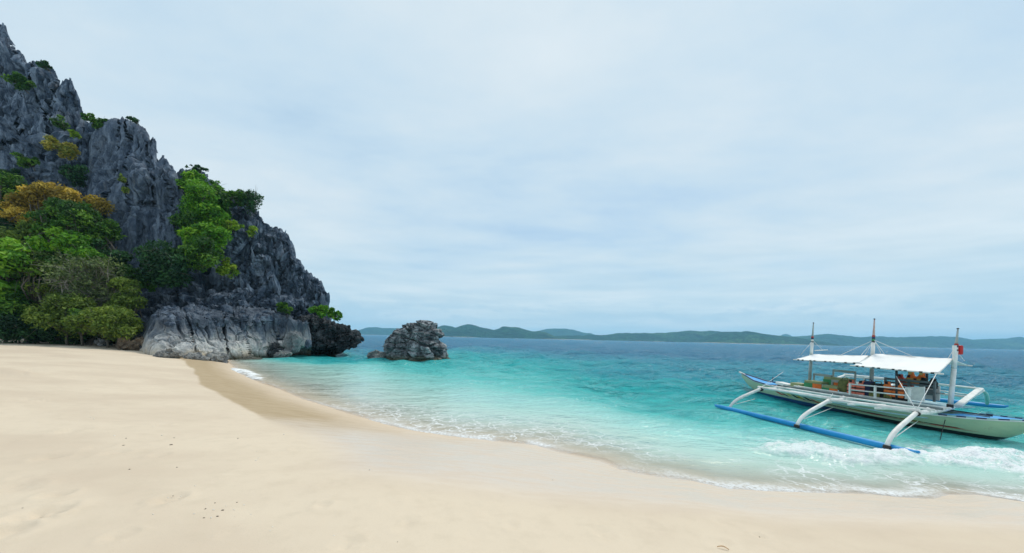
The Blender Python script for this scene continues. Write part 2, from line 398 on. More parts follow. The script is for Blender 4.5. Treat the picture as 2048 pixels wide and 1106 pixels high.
# --- water
ys = []; dr = 430.0
while dr > 0.5:
    ys.append(F * H / dr); dr -= 1.2 if dr > 150 else 0.75 if dr > 40 else max(0.4, min(0.75, dr * 0.02))
ys += [F * H / 0.42, 5150.0]; ys = np.array(ys)
X2, Y2 = np.meshgrid(XS, ys); XX = X2 / F * Y2
s = sdist(XX, Y2, SHORE); gz = ground0(s, XX, Y2)
depth = np.maximum(-gz, 0)
P2 = np.stack([XX, Y2, 0 * XX], -1)
amp = 0.004 + 0.020 * smooth(0.1, 0.6, depth) + 0.075 * smooth(0.6, 1.8, depth) + 0.10 * smooth(2.2, 6, depth)
wz = np.zeros_like(XX)
wr = np.random.default_rng(11)
for k in range(56):
    lam = wr.uniform(1.1, 2.2) if k < 16 else wr.uniform(2.2, 5.0) if k < 40 else wr.uniform(5, 11)
    a = math.radians(wr.normal(250, 34)); ph = wr.uniform(0, 6.28)
    kx, ky = math.cos(a) * 2 * math.pi / lam, math.sin(a) * 2 * math.pi / lam
    q = np.sin(kx * XX + ky * Y2 + ph + 1.3 * vnoise(P2 * (0.45 / lam), k))
    sampled = smooth(lam * 0.7, lam * 0.3, np.gradient(Y2, axis=0))
    wz += lam ** 0.8 * (np.exp(1.1 * q) - 1.33) * sampled
wz *= amp / wz[(depth > 2) & (Y2 < 40)].std() * 1.15
# calmer in the lee of the boat's float and hull
def segd(a, b):
    ab = b - a; t = np.clip(((XX - a[0]) * ab[0] + (Y2 - a[1]) * ab[1]) / (ab @ ab), 0, 1); return np.hypot(XX - a[0] - t * ab[0], Y2 - a[1] - t * ab[1])
fa, fb = np.array(U(1430, 811, 0.05))[:2], np.array(U(1839, 909, 0.05))[:2]
wz *= 1 - 0.85 * np.exp(-(segd(fa, fb) / 0.7) ** 2)
wz *= 1 - 0.70 * np.exp(-(segd(np.array([12.6, 17.8]), np.array([13.6, 9.9])) / 1.4) ** 2)
# the little breaker by the float, and the one under the cliff
def band(top, bot):
    """mask between two pixel polylines laid on the water, 0 at the seaward foot, 1 on the crest"""
    tp = np.array([tuple(U(x, y, 0.0))[:2] for x, y in top]); bp = np.array([tuple(U(x, y, 0.0))[:2] for x, y in bot])
    poly = np.vstack([tp, bp[::-1]]); x, y = XX, Y2; ins = np.zeros(XX.shape, bool); best = np.full(XX.shape, 1e9)
    for a, b in zip(poly, np.roll(poly, -1, 0)):
        ins ^= ((a[1] > y) != (b[1] > y)) & (x < (b[0] - a[0]) * (y - a[1]) / (b[1] - a[1] + 1e-12) + a[0])
        ab = b - a; t = np.clip(((x - a[0]) * ab[0] + (y - a[1]) * ab[1]) / (ab @ ab), 0, 1)
        best = np.minimum(best, np.hypot(x - a[0] - t * ab[0], y - a[1] - t * ab[1]))
    return np.where(ins, best, -best)
br = band([(1508, 893), (1560, 888), (1640, 896), (1720, 902), (1800, 905), (1850, 908), (1876, 899), (1900, 908), (1950, 906), (1990, 900), (2060, 912), (2200, 930)],
          [(1500, 899), (1560, 912), (1620, 922), (1690, 931), (1750, 936), (1800, 934), (1860, 932), (1920, 936), (1990, 945), (2060, 956), (2200, 985)])
br2 = band([(455, 737), (475, 736), (500, 741), (520, 750), (527, 757)], [(452, 741), (475, 747), (500, 756), (515, 761), (528, 762)])
rough_n = fbm(P2 * 2.2, 4, 60); rough_f = fbm(P2 * 9, 3, 66)
ridge = smooth(-0.20, 0.45, br + 0.22 * rough_n)
wz += ridge * (0.13 + 0.10 * rough_n + 0.045 * rough_f) + smooth(-0.1, 0.3, br2) * (0.06 + 0.05 * rough_n)
foam = np.maximum(smooth(-0.08, 0.26, br + 0.26 * rough_n + 0.14 * rough_f) * (0.76 + 0.24 * smooth(6.5, 9.0, XX)), smooth(-0.10, 0.2, br2 + 0.3 * rough_n))
# thin drawn-out lace on the shallow side, and a bright lip along the edge of the swash
rightw = smooth(-9.0, -1.0, XX) 
lace = smooth(0.0, 0.15, -s) * smooth(3.6, 0.7, -s) * (0.30 + 0.7 * rightw)
lace = np.maximum(lace, smooth(-1.1, 0.1, br) * 0.95)
lace *= smooth(-0.25, 0.35, fbm(P2 * np.array([0.45, 0.7, 1]), 3, 71) + 0.1)
lip = np.exp(-((s + 0.16 + 0.2 * rough_n) / (0.08 + 0.14 * rightw)) ** 2) * (0.35 + 0.65 * rightw) * smooth(-0.5, 0.3, fbm(P2 * 0.9, 3, 77) + 0.1)
far_caps = smooth(0.34, 0.46, fbm(P2 * np.array([0.25, 0.5, 1]), 4, 83)) * smooth(2.0, 3.0, depth) * 0.0
off = -s
keep = (s < 1.2)
Fq = grid_quads(len(ys), len(XS)); Fq = Fq[keep.ravel()[Fq].any(1)]
V, Fq, at = compact(np.stack([XX, Y2, wz], -1).reshape(-1, 3), Fq, {'depth': depth, 'foam': foam, 'lace': lace, 'lip': lip})
def watermat():
    m, t, out = newmat('water'); P = geo_pos(t)
    d = attr(t, 'depth'); fo = attr(t, 'foam'); la = attr(t, 'lace'); li = attr(t, 'lip')
    nl = noise_n(t, mapping(t, P, (0.06, 0.10, 1)), 1.0, 4, 0.6, 0.4)
    nmid = noise_n(t, mapping(t, P, (0.35, 0.8, 1), (0, 0, -0.25)), 1.0, 4, 0.6, 0.3)
    dd = math_n(t, 'MULTIPLY', d, math_n(t, 'ADD', 0.62, math_n(t, 'ADD', math_n(t, 'MULTIPLY', nl, 0.45), math_n(t, 'MULTIPLY', nmid, 0.40))))
    dn = math_n(t, 'DIVIDE', dd, 10.0, True)
    body = ramp(t, [(0.0, (0.64, 0.55, 0.43)), (0.010, (0.62, 0.65, 0.54)), (0.022, (0.53, 0.70, 0.61)), (0.06, (0.34, 0.66, 0.60)), (0.125, (0.11, 0.56, 0.53)), (0.27, (0.03, 0.46, 0.48)), (0.46, (0.045, 0.33, 0.44)), (0.78, (0.045, 0.215, 0.36))])
    t.links.new(dn, body.inputs[0])
    opac = math_n(t, 'SUBTRACT', 1.0, math_n(t, 'POWER', 2.718, math_n(t, 'MULTIPLY', d, -9.0)), True); opac = math_n(t, 'MAXIMUM', opac, mapr(t, d, 0.0, 0.03, 0.0, 0.55))
    w1 = noise_n(t, mapping(t, P, (0.9, 1.5, 1), (0, 0, -0.35)), 1.2, 6, 0.62, 0.5)
    w2 = noise_n(t, mapping(t, P, (0.22, 0.42, 1), (0, 0, -0.2)), 1.0, 5, 0.6, 0.4)
    hgt = math_n(t, 'ADD', math_n(t, 'MULTIPLY', w1, 0.55), math_n(t, 'MULTIPLY', w2, 2.2))
    hgt = math_n(t, 'MULTIPLY', hgt, mapr(t, d, 0.0, 3.0, 0.08, 1.0))
    b = N(t, 'ShaderNodeBump'); b.inputs['Strength'].default_value = 1.0; b.inputs['Distance'].default_value = 1.2; t.links.new(hgt, b.inputs['Height'])
    tr = N(t, 'ShaderNodeBsdfTransparent'); t.links.new(mixc(t, mapr(t, d, 0, 0.5), (1, 1, 1), (0.80, 0.97, 0.93)), tr.inputs[0])
    df = N(t, 'ShaderNodeBsdfDiffuse'); t.links.new(body.outputs[0], df.inputs[0]); t.links.new(b.outputs[0], df.inputs['Normal'])
    gl = N(t, 'ShaderNodeBsdfGlossy'); gl.inputs['Roughness'].default_value = 0.10; t.links.new(b.outputs[0], gl.inputs['Normal'])
    fr = N(t, 'ShaderNodeFresnel'); fr.inputs[0].default_value = 1.33; t.links.new(b.outputs[0], fr.inputs['Normal'])
    m1 = N(t, 'ShaderNodeMixShader'); t.links.new(opac, m1.inputs[0]); t.links.new(tr.outputs[0], m1.inputs[1]); t.links.new(df.outputs[0], m1.inputs[2])
    m2 = N(t, 'ShaderNodeMixShader'); t.links.new(math_n(t, 'MULTIPLY', fr.outputs[0], mapr(t, d, 0.0, 0.15, 0.35, 0.95)), m2.inputs[0]); t.links.new(m1.outputs[0], m2.inputs[1]); t.links.new(gl.outputs[0], m2.inputs[2])
    # foam
    wp = N(t, 'ShaderNodeVectorMath', operation='ADD'); wn = N(t, 'ShaderNodeTexNoise'); wn.inputs['Scale'].default_value = 1.6; wn.inputs['Detail'].default_value = 4
    t.links.new(P, wn.inputs['Vector']); sc = N(t, 'ShaderNodeVectorMath', operation='SCALE'); t.links.new(wn.outputs['Color'], sc.inputs[0]); sc.inputs['Scale'].default_value = 0.9
    t.links.new(P, wp.inputs[0]); t.links.new(sc.outputs[0], wp.inputs[1])
    vo = N(t, 'ShaderNodeTexVoronoi', feature='DISTANCE_TO_EDGE'); vo.inputs['Scale'].default_value = 1.7; t.links.new(mapping(t, wp.outputs[0], (1, 1.5, 1), (0, 0, -0.3)), vo.inputs['Vector'])
    vo2 = N(t, 'ShaderNodeTexVoronoi', feature='DISTANCE_TO_EDGE'); vo2.inputs['Scale'].default_value = 5.0; t.links.new(wp.outputs[0], vo2.inputs['Vector'])
    fine = noise_n(t, P, 14.0, 4, 0.7); med = noise_n(t, P, 3.0, 4, 0.6)
    net = math_n(t, 'MAXIMUM', mapr(t, vo.outputs['Distance'], 0.07, 0.0), math_n(t, 'MULTIPLY', mapr(t, vo2.outputs['Distance'], 0.10, 0.0), mapr(t, med, 0.42, 0.62, 0, 0.8)))
    net = math_n(t, 'MULTIPLY', net, mapr(t, fine, 0.30, 0.55))
    k = math_n(t, 'MULTIPLY', net, math_n(t, 'MULTIPLY', la, 0.95))
    k = math_n(t, 'MAXIMUM', k, math_n(t, 'MULTIPLY', la, mapr(t, med, 0.45, 0.8, 0.0, 0.5)))
    k = math_n(t, 'MAXIMUM', k, math_n(t, 'MULTIPLY', li, mapr(t, fine, 0.30, 0.6, 0.15, 0.95)))
    solid = math_n(t, 'MULTIPLY', fo, mapr(t, math_n(t, 'ADD', math_n(t, 'MULTIPLY', fine, 0.5), math_n(t, 'MULTIPLY', med, 0.5)), 0.36, 0.56, 0.15, 1.0))
    k = math_n(t, 'MAXIMUM', k, solid, True)
    bf = N(t, 'ShaderNodeBump'); bf.inputs['Strength'].default_value = 0.8; bf.inputs['Distance'].default_value = 0.06; t.links.new(math_n(t, 'ADD', fine, med), bf.inputs['Height'])
    fd = N(t, 'ShaderNodeBsdfDiffuse'); fd.inputs[0].default_value = (0.88, 0.90, 0.91, 1); t.links.new(bf.outputs[0], fd.inputs['Normal'])
    m3 = N(t, 'ShaderNodeMixShader'); t.links.new(k, m3.inputs[0]); t.links.new(m2.outputs[0], m3.inputs[1]); t.links.new(fd.outputs[0], m3.inputs[2])
    t.links.new(m3.outputs[0], out.inputs[0]); return m
ob = npmesh('sea_water', V, Fq, watermat(), None, True, at)
tag(ob, 'clear sea, sand coloured at the edge, turquoise in the shallows and deep blue farther out', kind='structure')

# --- far hills
def yh(px): return 669 + 0.0226 * (px - 720)
BASEP = ([600, 720, 1000, 1200, 1440, 1600, 2048, 2300], [670, 671, 672, 676, 680, 686, 703, 712])
def hillmat(name, a, b, c):
    m, t, out = newmat(name); P = geo_pos(t)
    n = noise_n(t, P, 0.006, 5, 0.6, 0.3); n2 = noise_n(t, P, 0.05, 4, 0.7); n3 = noise_n(t, P, 0.0022, 3, 0.5)
    col = mixc(t, mapr(t, n, 0.38, 0.62), a, b); col = mixc(t, mapr(t, n3, 0.52, 0.64, 0, 0.8), col, c); col = mixc(t, mapr(t, n2, 0.38, 0.62, 0, 0.85), col, [x * 0.5 for x in a])
    sp = N(t, 'ShaderNodeSeparateXYZ'); t.links.new(P, sp.inputs[0])
    col = mixc(t, math_n(t, 'MULTIPLY', mapr(t, sp.outputs[2], 3.4, 2.2), mapr(t, n3, 0.45, 0.56)), col, (0.42, 0.38, 0.30))
    p = pbsdf(t, col, 0.95, 0.1, math_n(t, 'ADD', n2, math_n(t, 'MULTIPLY', n, 4.0)), 1.0, 22.0); t.links.new(p.outputs[0], out.inputs[0]); return m
HM = hillmat('hill_forest', (0.012, 0.070, 0.040), (0.030, 0.125, 0.055), (0.085, 0.190, 0.055))
def hills(prof, y, width, label, seed):
    px = np.array([p[0] for p in prof], float); tp = np.array([p[1] for p in prof], float)
    xs = np.arange(px[0], px[-1] + 1, 2.0); top = np.interp(xs, px, tp)
    k = np.exp(-np.linspace(-2, 2, 9) ** 2); k /= k.sum(); top = np.convolve(np.pad(top, 4, 'edge'), k, 'valid')
    hp = np.maximum(np.interp(xs, *BASEP) - top, 0) / F * y
    t = np.linspace(-1, 1, 41); T, XI = np.meshgrid(t, np.arange(len(xs)), indexing='ij')
    X0 = (xs - CX) / F * y
    prof_t = np.maximum(0, 1 - np.abs(T) ** 1.5)
    Yw = y + T * width + 0 * XI; Xw = X0[XI] * (1 + 0 * T)
    Pn = np.stack([Xw / 260, Yw / 260, 0 * Xw], -1)
    rid = 1 - np.abs(fbm(Pn * 1.3, 5, seed)) * 1.5
    shape = prof_t * (1 - (1 - prof_t) * 0.55 * (1 - rid)) 
    Z = hp[XI] * np.where(T < 0, shape, prof_t) + fbm(Pn * 8, 4, seed + 3) * 5.0 * np.minimum(1, hp[XI] / 20) - 1.0
    # slope the shoulders so that the crest line keeps its outline from here
    ob = npmesh('hills', np.stack([Xw, Yw, Z], -1).reshape(-1, 3), grid_quads(41, len(xs)), HM, None, True)
    tag(ob, label, kind='structure'); return ob
sub = lambda pr, dy=0: [(x, y + dy) for x, y in pr]
hills([(640, 671), (690, 666), (720, 662), (735, 656), (750, 655), (765, 657), (790, 656), (810, 658), (840, 656), (870, 658), (900, 662), (940, 671)], 4300, 380, 'pale blue hills far off between the cliff and the sea rock', 1)
hills([(800, 672), (840, 664), (868, 655), (888, 648), (897, 649), (910, 653), (932, 645), (945, 646), (962, 652), (975, 653), (988, 657), (1005, 649), (1035, 650), (1052, 655), (1068, 659), (1078, 657), (1092, 660), (1105, 667), (1118, 673)], 2700, 330, 'rounded green hills across the water just right of the sea rock', 2)
hills([(1040, 674), (1066, 660), (1092, 654), (1100, 653), (1132, 653), (1150, 656), (1165, 661), (1182, 662), (1192, 667), (1210, 676)], 4700, 350, 'hazy blue flat topped mountain behind the low green point', 3)
hills([(1080, 675), (1110, 668), (1140, 666), (1165, 667), (1180, 664), (1195, 666), (1215, 665), (1232, 662), (1255, 661), (1290, 661), (1330, 660), (1360, 657), (1385, 655), (1400, 657), (1425, 655), (1445, 658), (1475, 658), (1520, 662), (1560, 668), (1590, 684)], 2900, 300, 'long low green ridge across the middle of the bay', 4)
hills([(1395, 681), (1415, 671), (1432, 661), (1450, 658), (1480, 658), (1500, 657), (1520, 662), (1545, 665), (1568, 668), (1590, 671), (1615, 676), (1640, 688)], 2350, 250, 'darker green wooded headland in front of the long ridge', 5)
hills([(1545, 684), (1562, 667), (1570, 663), (1580, 667), (1600, 688)], 4800, 200, 'small pale peak showing over the ridge', 6)
hills([(1540, 684), (1582, 669), (1620, 668), (1655, 665), (1680, 668), (1700, 670), (1719, 673), (1755, 671), (1775, 673), (1800, 674), (1853, 673), (1885, 673), (1912, 675), (1925, 679), (1940, 682), (1975, 680), (2019, 680), (2037, 677), (2055, 681), (2100, 676), (2180, 672), (2260, 690), (2300, 712)], 3300, 320, 'long blue green range behind the outrigger boat', 7)

# --- haze
m, t, out = newmat('haze_air'); pv = t.nodes.new('ShaderNodeVolumePrincipled')
pv.inputs['Color'].default_value = (0.36, 0.74, 1.0, 1); pv.inputs['Density'].default_value = 1.35e-4; pv.inputs['Anisotropy'].default_value = 0.2
t.links.new(pv.outputs[0], out.inputs['Volume'])
hb = MB(); hb.hexa([(-9000, -60, -16), (9000, -60, -16), (9000, 8100, -16), (-9000, 8100, -16)], (0, 0, 216)); o = hb.build('haze', m); tag(o, 'thin sea haze', kind='stuff')
# ------------------------------------------------------------------ the cliff
M_ROCK = rockmat('limestone', (0.052, 0.076, 0.116), (0.225, 0.275, 0.345), patch=0.10)
M_TOWER = rockmat('limestone_face', (0.068, 0.094, 0.138), (0.205, 0.250, 0.315), streak=0.35)
M_BASE = rockmat('limestone_foot', (0.048, 0.066, 0.096), (0.170, 0.208, 0.258), pale=(0.60, 0.595, 0.57), zlo=0.8, zhi=3.0, zn=1.9, tan=(0.56, 0.44, 0.28), tide=(0.12, 0.115, 0.085))
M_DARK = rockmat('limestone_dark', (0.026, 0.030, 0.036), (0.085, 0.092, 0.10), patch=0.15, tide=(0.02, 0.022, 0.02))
def idw(ctrl):
    c = np.array(ctrl, float)
    def f(px, py):
        num = 0; den = 0
        for x, y, d in c:
            w = 1 / ((px - x) ** 2 + (py - y) ** 2 + 400.0) ** 1.5; num = num + w * d; den = den + w
        return num / den
    return f
def rock_disp(P, k=1.0, seed=0, rot=0.0, big=2.6, sq=0.45, sharp=1.0, facet=1.0, flute=0.0):
    c, sn = math.cos(rot), math.sin(rot)
    Q = np.stack([P[:, 0] * c + P[:, 2] * sn, P[:, 1], (-P[:, 0] * sn + P[:, 2] * c) * sq], -1)
    Q = Q + 0.35 * np.stack([fbm(P * 0.6, 3, seed + 1), fbm(P * 0.6, 3, seed + 2), fbm(P * 0.6, 3, seed + 3) * 0.6], -1)
    d = 0
    for sc, am, cr, sd in ((big, 0.85, 0.75, 10), (big * 0.42, 0.42, 0.36, 20), (big * 0.17, 0.20 * sharp, 0.13 * sharp, 30)):
        f1, f2, r, v, g = worley(Q / sc, seed + sd)
        d = d + am * ((r - 0.5) * 1.1 * (0.5 + 0.5 * facet) + (v * g).sum(-1) * 1.1 * facet) - cr * smooth(0.13, 0.0, f2 - f1)
    d = d + 0.10 * sharp * (1 - 2 * np.abs(fbm(P * np.array([2.6, 2.6, 0.7]), 3, seed + 5)))
    if flute: d = d + flute * (1 - 2.2 * np.abs(fbm(P * np.array([1.1, 0.6, 0.10]), 4, seed + 12))) + flute * 0.8 * fbm(P * np.array([0.5, 0.5, 0.35]), 3, seed + 15)
    d = d + 0.05 * fbm(P * 6, 3, seed + 8)
    return d * k
SURF = {}
def rock_sheet(name, top, bot, dep, mat, step=1.6, thick=5.0, k=1.0, seed=0, rot=0.0, big=2.6, sq=0.45, jag=5.0, er=2.0, tr=1.2, parent=None, extra=None, sharp=1.0, facet=1.0, flute=0.0):
    tx = [p[0] for p in top]; ty = [p[1] for p in top]
    xs = np.arange(tx[0], tx[-1] + 0.1, step); T = np.interp(xs, tx, ty)
    j1 = np.stack([xs / 7.0, 0 * xs + seed, 0 * xs], -1)
    T = T + jag * (np.abs(fbm(j1, 4, seed + 90)) * -1.6 + 0.3)
    B = np.interp(xs, [p[0] for p in bot], [p[1] for p in bot])
    nr = int(max(20, (B - T).max() / step)); t = np.linspace(0, 1, nr)
    PX = np.repeat(xs[None], nr, 0); PY = T[None] + t[:, None] * (B - T)[None]
    D = dep(PX, PY)
    e = np.minimum(PX - xs[0], xs[-1] - PX) / 30.0; e = np.clip(e, 0, 1)
    D = D + er * (1 - np.sqrt(1 - (1 - e) ** 2))
    et = np.clip((PY - T[None]) / 22.0, 0, 1); D = D + tr * (1 - np.sqrt(1 - (1 - et) ** 2))
    if extra is not None: D = D + extra(PX, PY)
    P = UDn(PX, PY, D)
    du = np.gradient(P, axis=1); dv = np.gradient(P, axis=0); n = np.cross(du, dv); n /= np.linalg.norm(n, axis=-1, keepdims=True) + 1e-9
    n = np.where((n[..., 1:2] > 0), -n, n)
    n = n * 0.75 + np.array([0.05, -0.6, 0.1]); n /= np.linalg.norm(n, axis=-1, keepdims=True)
    d = rock_disp(P.reshape(-1, 3), k, seed, rot, big, sq, sharp, facet, flute).reshape(D.shape)
    fade = (np.minimum(1, 0.3 + 1.5 * e) * (0.22 + 0.78 * smooth(0, 1.3, (PY - T[None]) / 22.0)))[..., None]
    P = P + n * d[..., None] * fade
    # sideways chips keep outlines ragged
    P[..., 0] += 0.12 * k * vnoise(P * 2.7, seed + 70); P[..., 2] += 0.14 * k * vnoise(P * 2.2, seed + 73)
    SURF[name] = (P, n, PX, PY)
    nrr, nc = D.shape; V = P.reshape(-1, 3); Fq = grid_quads(nrr, nc)
    # thickness: the rim carried back, closed behind
    rim = np.concatenate([np.arange(nc), np.arange(1, nrr) * nc + nc - 1, (nrr - 1) * nc + np.arange(nc - 2, -1, -1), np.arange(nrr - 2, 0, -1) * nc])
    m = len(rim); ctr = V.mean(0)
    V1 = V[rim] + np.array([-0.95 * thick, thick * 0.6, -0.6]); V1 = V1 + (V.mean(0) - V[rim]) * 0.06
    V2 = ctr + (V1 - ctr) * 0.6 + np.array([-thick * 0.6, thick * 0.4, -0.5])
    V3 = np.repeat((ctr + np.array([-thick, thick, 0]))[None], 1, 0)
    o1, o2, o3 = len(V), len(V) + m, len(V) + 2 * m
    i = np.arange(m); jn = (i + 1) % m
    q1 = np.stack([rim[jn], rim[i], o1 + i, o1 + jn], -1); q2 = np.stack([o1 + jn, o1 + i, o2 + i, o2 + jn], -1)
    V = np.vstack([V, V1, V2, V3])
    Fq = np.vstack([Fq, q1, q2])
    ob = npmesh(name, V, Fq, mat, parent)
    return ob
CLIFF = empty('cliff', (-30, 36, 0)); CLIFF['kind'] = 'structure'
tag(CLIFF, 'dark grey jagged limestone cliff rising steeply behind the left end of the beach')
def unpar(o):
    o.matrix_parent_inverse = Matrix.Translation((30, -36, 0)); return o
back_top = [(-320, -120), (-200, -60), (-60, 10), (-10, 38), (0, 46), (12, 56), (17, 78), (19, 96), (26, 92), (33, 103), (38, 103), (46, 110), (60, 128), (70, 124), (84, 124), (97, 128), (107, 142), (113, 152), (117, 180), (124, 178), (128, 166), (136, 162), (146, 166),
            (150, 182), (158, 195), (160, 216), (166, 216), (166, 240), (185, 246), (215, 250), (235, 300), (260, 380), (330, 440)]
back = rock_sheet('rock_wall', back_top, [(-320, 690), (330, 690)], idw([(-300, 0, 46), (-300, 600, 41), (0, 50, 47), (0, 150, 46), (0, 300, 43.5), (100, 180, 46), (100, 260, 44), (150, 220, 47), (150, 300, 45), (60, 360, 42.5), (130, 340, 43), (30, 330, 42), (200, 280, 46), (0, 500, 39.5), (200, 600, 37.5), (300, 500, 40), (300, 680, 36)]), M_ROCK, 1.6, 6, 0.95, 1, 0.05, 3.4, 0.3, 9, parent=CLIFF, sharp=0.65, tr=0.6, facet=0.7, flute=0.25, extra=lambda x, y: 1.2 * smooth(4, .5, np.abs(x - 62 - .28 * (y - 120) - 4 * np.sin(y * .06))) * smooth(300, 270, y) + 1.0 * smooth(3.5, .5, np.abs(x - 113 + .06 * (y - 170) - 3 * np.sin(y * .08))) * smooth(310, 280, y) + 1.0 * smooth(3.5, .5, np.abs(x - 28 - .1 * (y - 100) - 3 * np.sin(y * .07))) * smooth(320, 280, y) + 1.2 * smooth(5, 1, np.abs(y - 285 + .15 * x - 5 * np.sin(x * .09))) * smooth(140, 110, x)); unpar(back)
tower = rock_sheet('rock_tower', [(174, 420), (178, 330), (184, 272), (200, 248), (212, 240), (224, 234), (246, 238), (262, 240), (278, 248), (292, 260), (299, 272), (303, 288), (306, 276), (312, 282), (313, 322), (318, 322), (328, 314), (340, 326), (352, 346), (360, 372), (370, 396), (369, 440), (372, 470), (378, 500)],
                   [(174, 560), (190, 640), (378, 640)], idw([(185, 300, 43), (250, 260, 42.5), (300, 300, 42.5), (230, 350, 40.5), (280, 360, 39.3), (340, 380, 40.5), (200, 430, 40), (270, 460, 38.3), (330, 470, 38.6), (370, 470, 40), (240, 560, 37), (300, 560, 37), (370, 600, 37), (300, 640, 36)]), M_TOWER, 1.5, 6, 0.68, 2, 0.02, 3.0, 0.16, 7, er=2.6, parent=CLIFF,
                   extra=lambda x, y: 0.8 * smooth(272, 282, x) * smooth(318, 300, x) * smooth(398, 412, y) * smooth(520, 480, y) + 1.0 * smooth(3.5, 0.5, np.abs(x - 252 - .05 * (y - 240) - 3 * np.sin(y * .07))) * smooth(430, 400, y) + 0.8 * smooth(3, 0.5, np.abs(x - 297 - .12 * (y - 300) - 2 * np.sin(y * .09))) * smooth(280, 300, y) * smooth(470, 430, y) + 0.9 * smooth(3, 0.5, np.abs(x - 214 - .06 * (y - 400) - 2 * np.sin(y * .08))) * smooth(370, 390, y) + 0.7 * smooth(3, .5, np.abs(x - 338 - .18 * (y - 400))) * smooth(350, 370, y) * smooth(480, 450, y) + 0.7 * smooth(3, .5, np.abs(x - 232 + .1 * (y - 300))) * smooth(360, 340, y), sharp=0.35, facet=0.5, flute=0.5); unpar(tower)
ridge = rock_sheet('rock_ridge', [(345, 420), (352, 350), (362, 340), (382, 336), (404, 340), (416, 352), (428, 368), (448, 388), (470, 390), (486, 398), (497, 412), (508, 422), (517, 430), (530, 446), (544, 456), (556, 456), (566, 466), (577, 476), (582, 498), (588, 514), (600, 522), (610, 545), (622, 552), (636, 557), (646, 570), (650, 584), (654, 604), (647, 622), (655, 650), (660, 668)],
                   [(345, 690), (660, 700)], idw([(370, 350, 45), (420, 380, 44.5), (480, 410, 43.5), (560, 470, 44), (620, 560, 44), (655, 610, 43.5), (400, 440, 41), (470, 480, 40.5), (420, 530, 39), (520, 540, 41), (570, 560, 42), (600, 600, 42), (480, 590, 38.5), (380, 600, 36.5), (550, 620, 39.8), (640, 650, 42), (400, 680, 34), (600, 690, 40)]), M_ROCK, 1.5, 6, 0.85, 3, -0.42, 1.9, 0.5, 7, parent=CLIFF, sharp=1.5); unpar(ridge)
bench = rock_sheet('rock_bench', [(262, 640), (270, 600), (285, 585), (330, 582), (400, 580), (470, 586), (540, 590), (600, 596), (640, 610), (652, 630)], [(262, 705), (652, 690)], idw([(280, 590, 36), (280, 690, 30), (400, 590, 37.5), (400, 680, 32), (540, 600, 40), (540, 680, 36.5), (640, 620, 42.5), (640, 680, 40.5)]), M_ROCK, 1.5, 4, 0.75, 4, -0.5, 1.2, 0.7, 6, parent=CLIFF, sharp=1.7); unpar(bench)
base = rock_sheet('rock_foot', [(290, 690), (300, 650), (308, 630), (318, 622), (335, 612), (360, 620), (385, 608), (410, 618), (440, 622), (452, 606), (470, 618), (500, 612), (540, 620), (575, 634), (600, 640), (615, 650), (622, 668)],
                  [(290, 718), (330, 724), (430, 734), (470, 730), (622, 727)], idw([(305, 640, 29.6), (305, 710, 26.8), (330, 640, 28.6), (330, 712, 26.0), (380, 640, 30.1), (380, 720, 27.6), (430, 640, 31.6), (430, 728, 28.6), (470, 640, 34.0), (460, 718, 32.2), (520, 640, 36.0), (520, 714, 34.6), (570, 650, 37.3), (570, 714, 36.6), (615, 660, 38.5), (615, 714, 38.6)]), M_BASE, 1.4, 4, 0.42, 5, 0.06, 2.6, 0.28, 9, er=0.7, tr=0.4, parent=CLIFF,
                  extra=lambda x, y: 0.9 * smooth(5, 0, np.abs(x - (447 + 0.08 * (y - 640)))) + 0.6 * smooth(3, 0, np.abs(x - (470 + 0.35 * (y - 640)))) + 2.6 * smooth(640, 608, y) + 2.0 * smooth(692, 703, y) * smooth(515, 560, x) + 0.5 * smooth(4, 0, np.abs(x - (372 + 0.3 * (y - 630)))), sharp=0.7, facet=0.5, flute=0.2); unpar(base)
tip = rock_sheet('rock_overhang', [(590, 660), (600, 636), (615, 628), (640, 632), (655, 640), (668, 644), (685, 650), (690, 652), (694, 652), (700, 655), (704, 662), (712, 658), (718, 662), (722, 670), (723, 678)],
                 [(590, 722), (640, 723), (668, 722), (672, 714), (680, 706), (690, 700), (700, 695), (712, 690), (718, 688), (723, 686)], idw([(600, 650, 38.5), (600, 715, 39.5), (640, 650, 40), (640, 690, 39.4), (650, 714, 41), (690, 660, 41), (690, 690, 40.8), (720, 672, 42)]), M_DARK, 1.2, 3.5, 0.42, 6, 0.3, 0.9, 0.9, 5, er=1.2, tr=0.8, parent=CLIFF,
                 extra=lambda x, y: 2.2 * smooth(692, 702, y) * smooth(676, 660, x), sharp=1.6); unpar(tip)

# loose blades and blocks that crown the ridge and litter the bench
def shard_mesh(seed, tall):
    r = np.random.default_rng(seed); bm = bmesh.new()
    bmesh.ops.create_icosphere(bm, subdivisions=2, radius=0.5)
    P = np.array([v.co for v in bm.verts])
    f1, f2, q, v, g = worley(P * 2.2 + seed * 3.1, seed)
    S = P * (1 + 0.5 * (q - 0.5) + 0.5 * (v * g).sum(-1))[:, None]
    if tall: S[:, :2] *= (1.0 - 0.75 * np.clip(S[:, 2:3] + 0.1, 0, 0.8)) * 0.75; S[:, 2] *= 2.0; S[:, 1] *= 0.7
    else: S *= np.array([1.2, 0.9, 0.8])
    for vv, p in zip(bm.verts, S): vv.co = p
    me = bpy.data.meshes.new('rock_blade' if tall else 'rock_block'); bm.to_mesh(me); bm.free(); me.materials.append(M_ROCK); return me
def dark(ms_):
    r_ = []
    for m_ in ms_: m_ = m_.copy(); m_.materials[0] = M_DARK; r_.append(m_)
    return r_
BL = [shard_mesh(100 + i, True) for i in range(7)]; BK = [shard_mesh(200 + i, False) for i in range(7)]
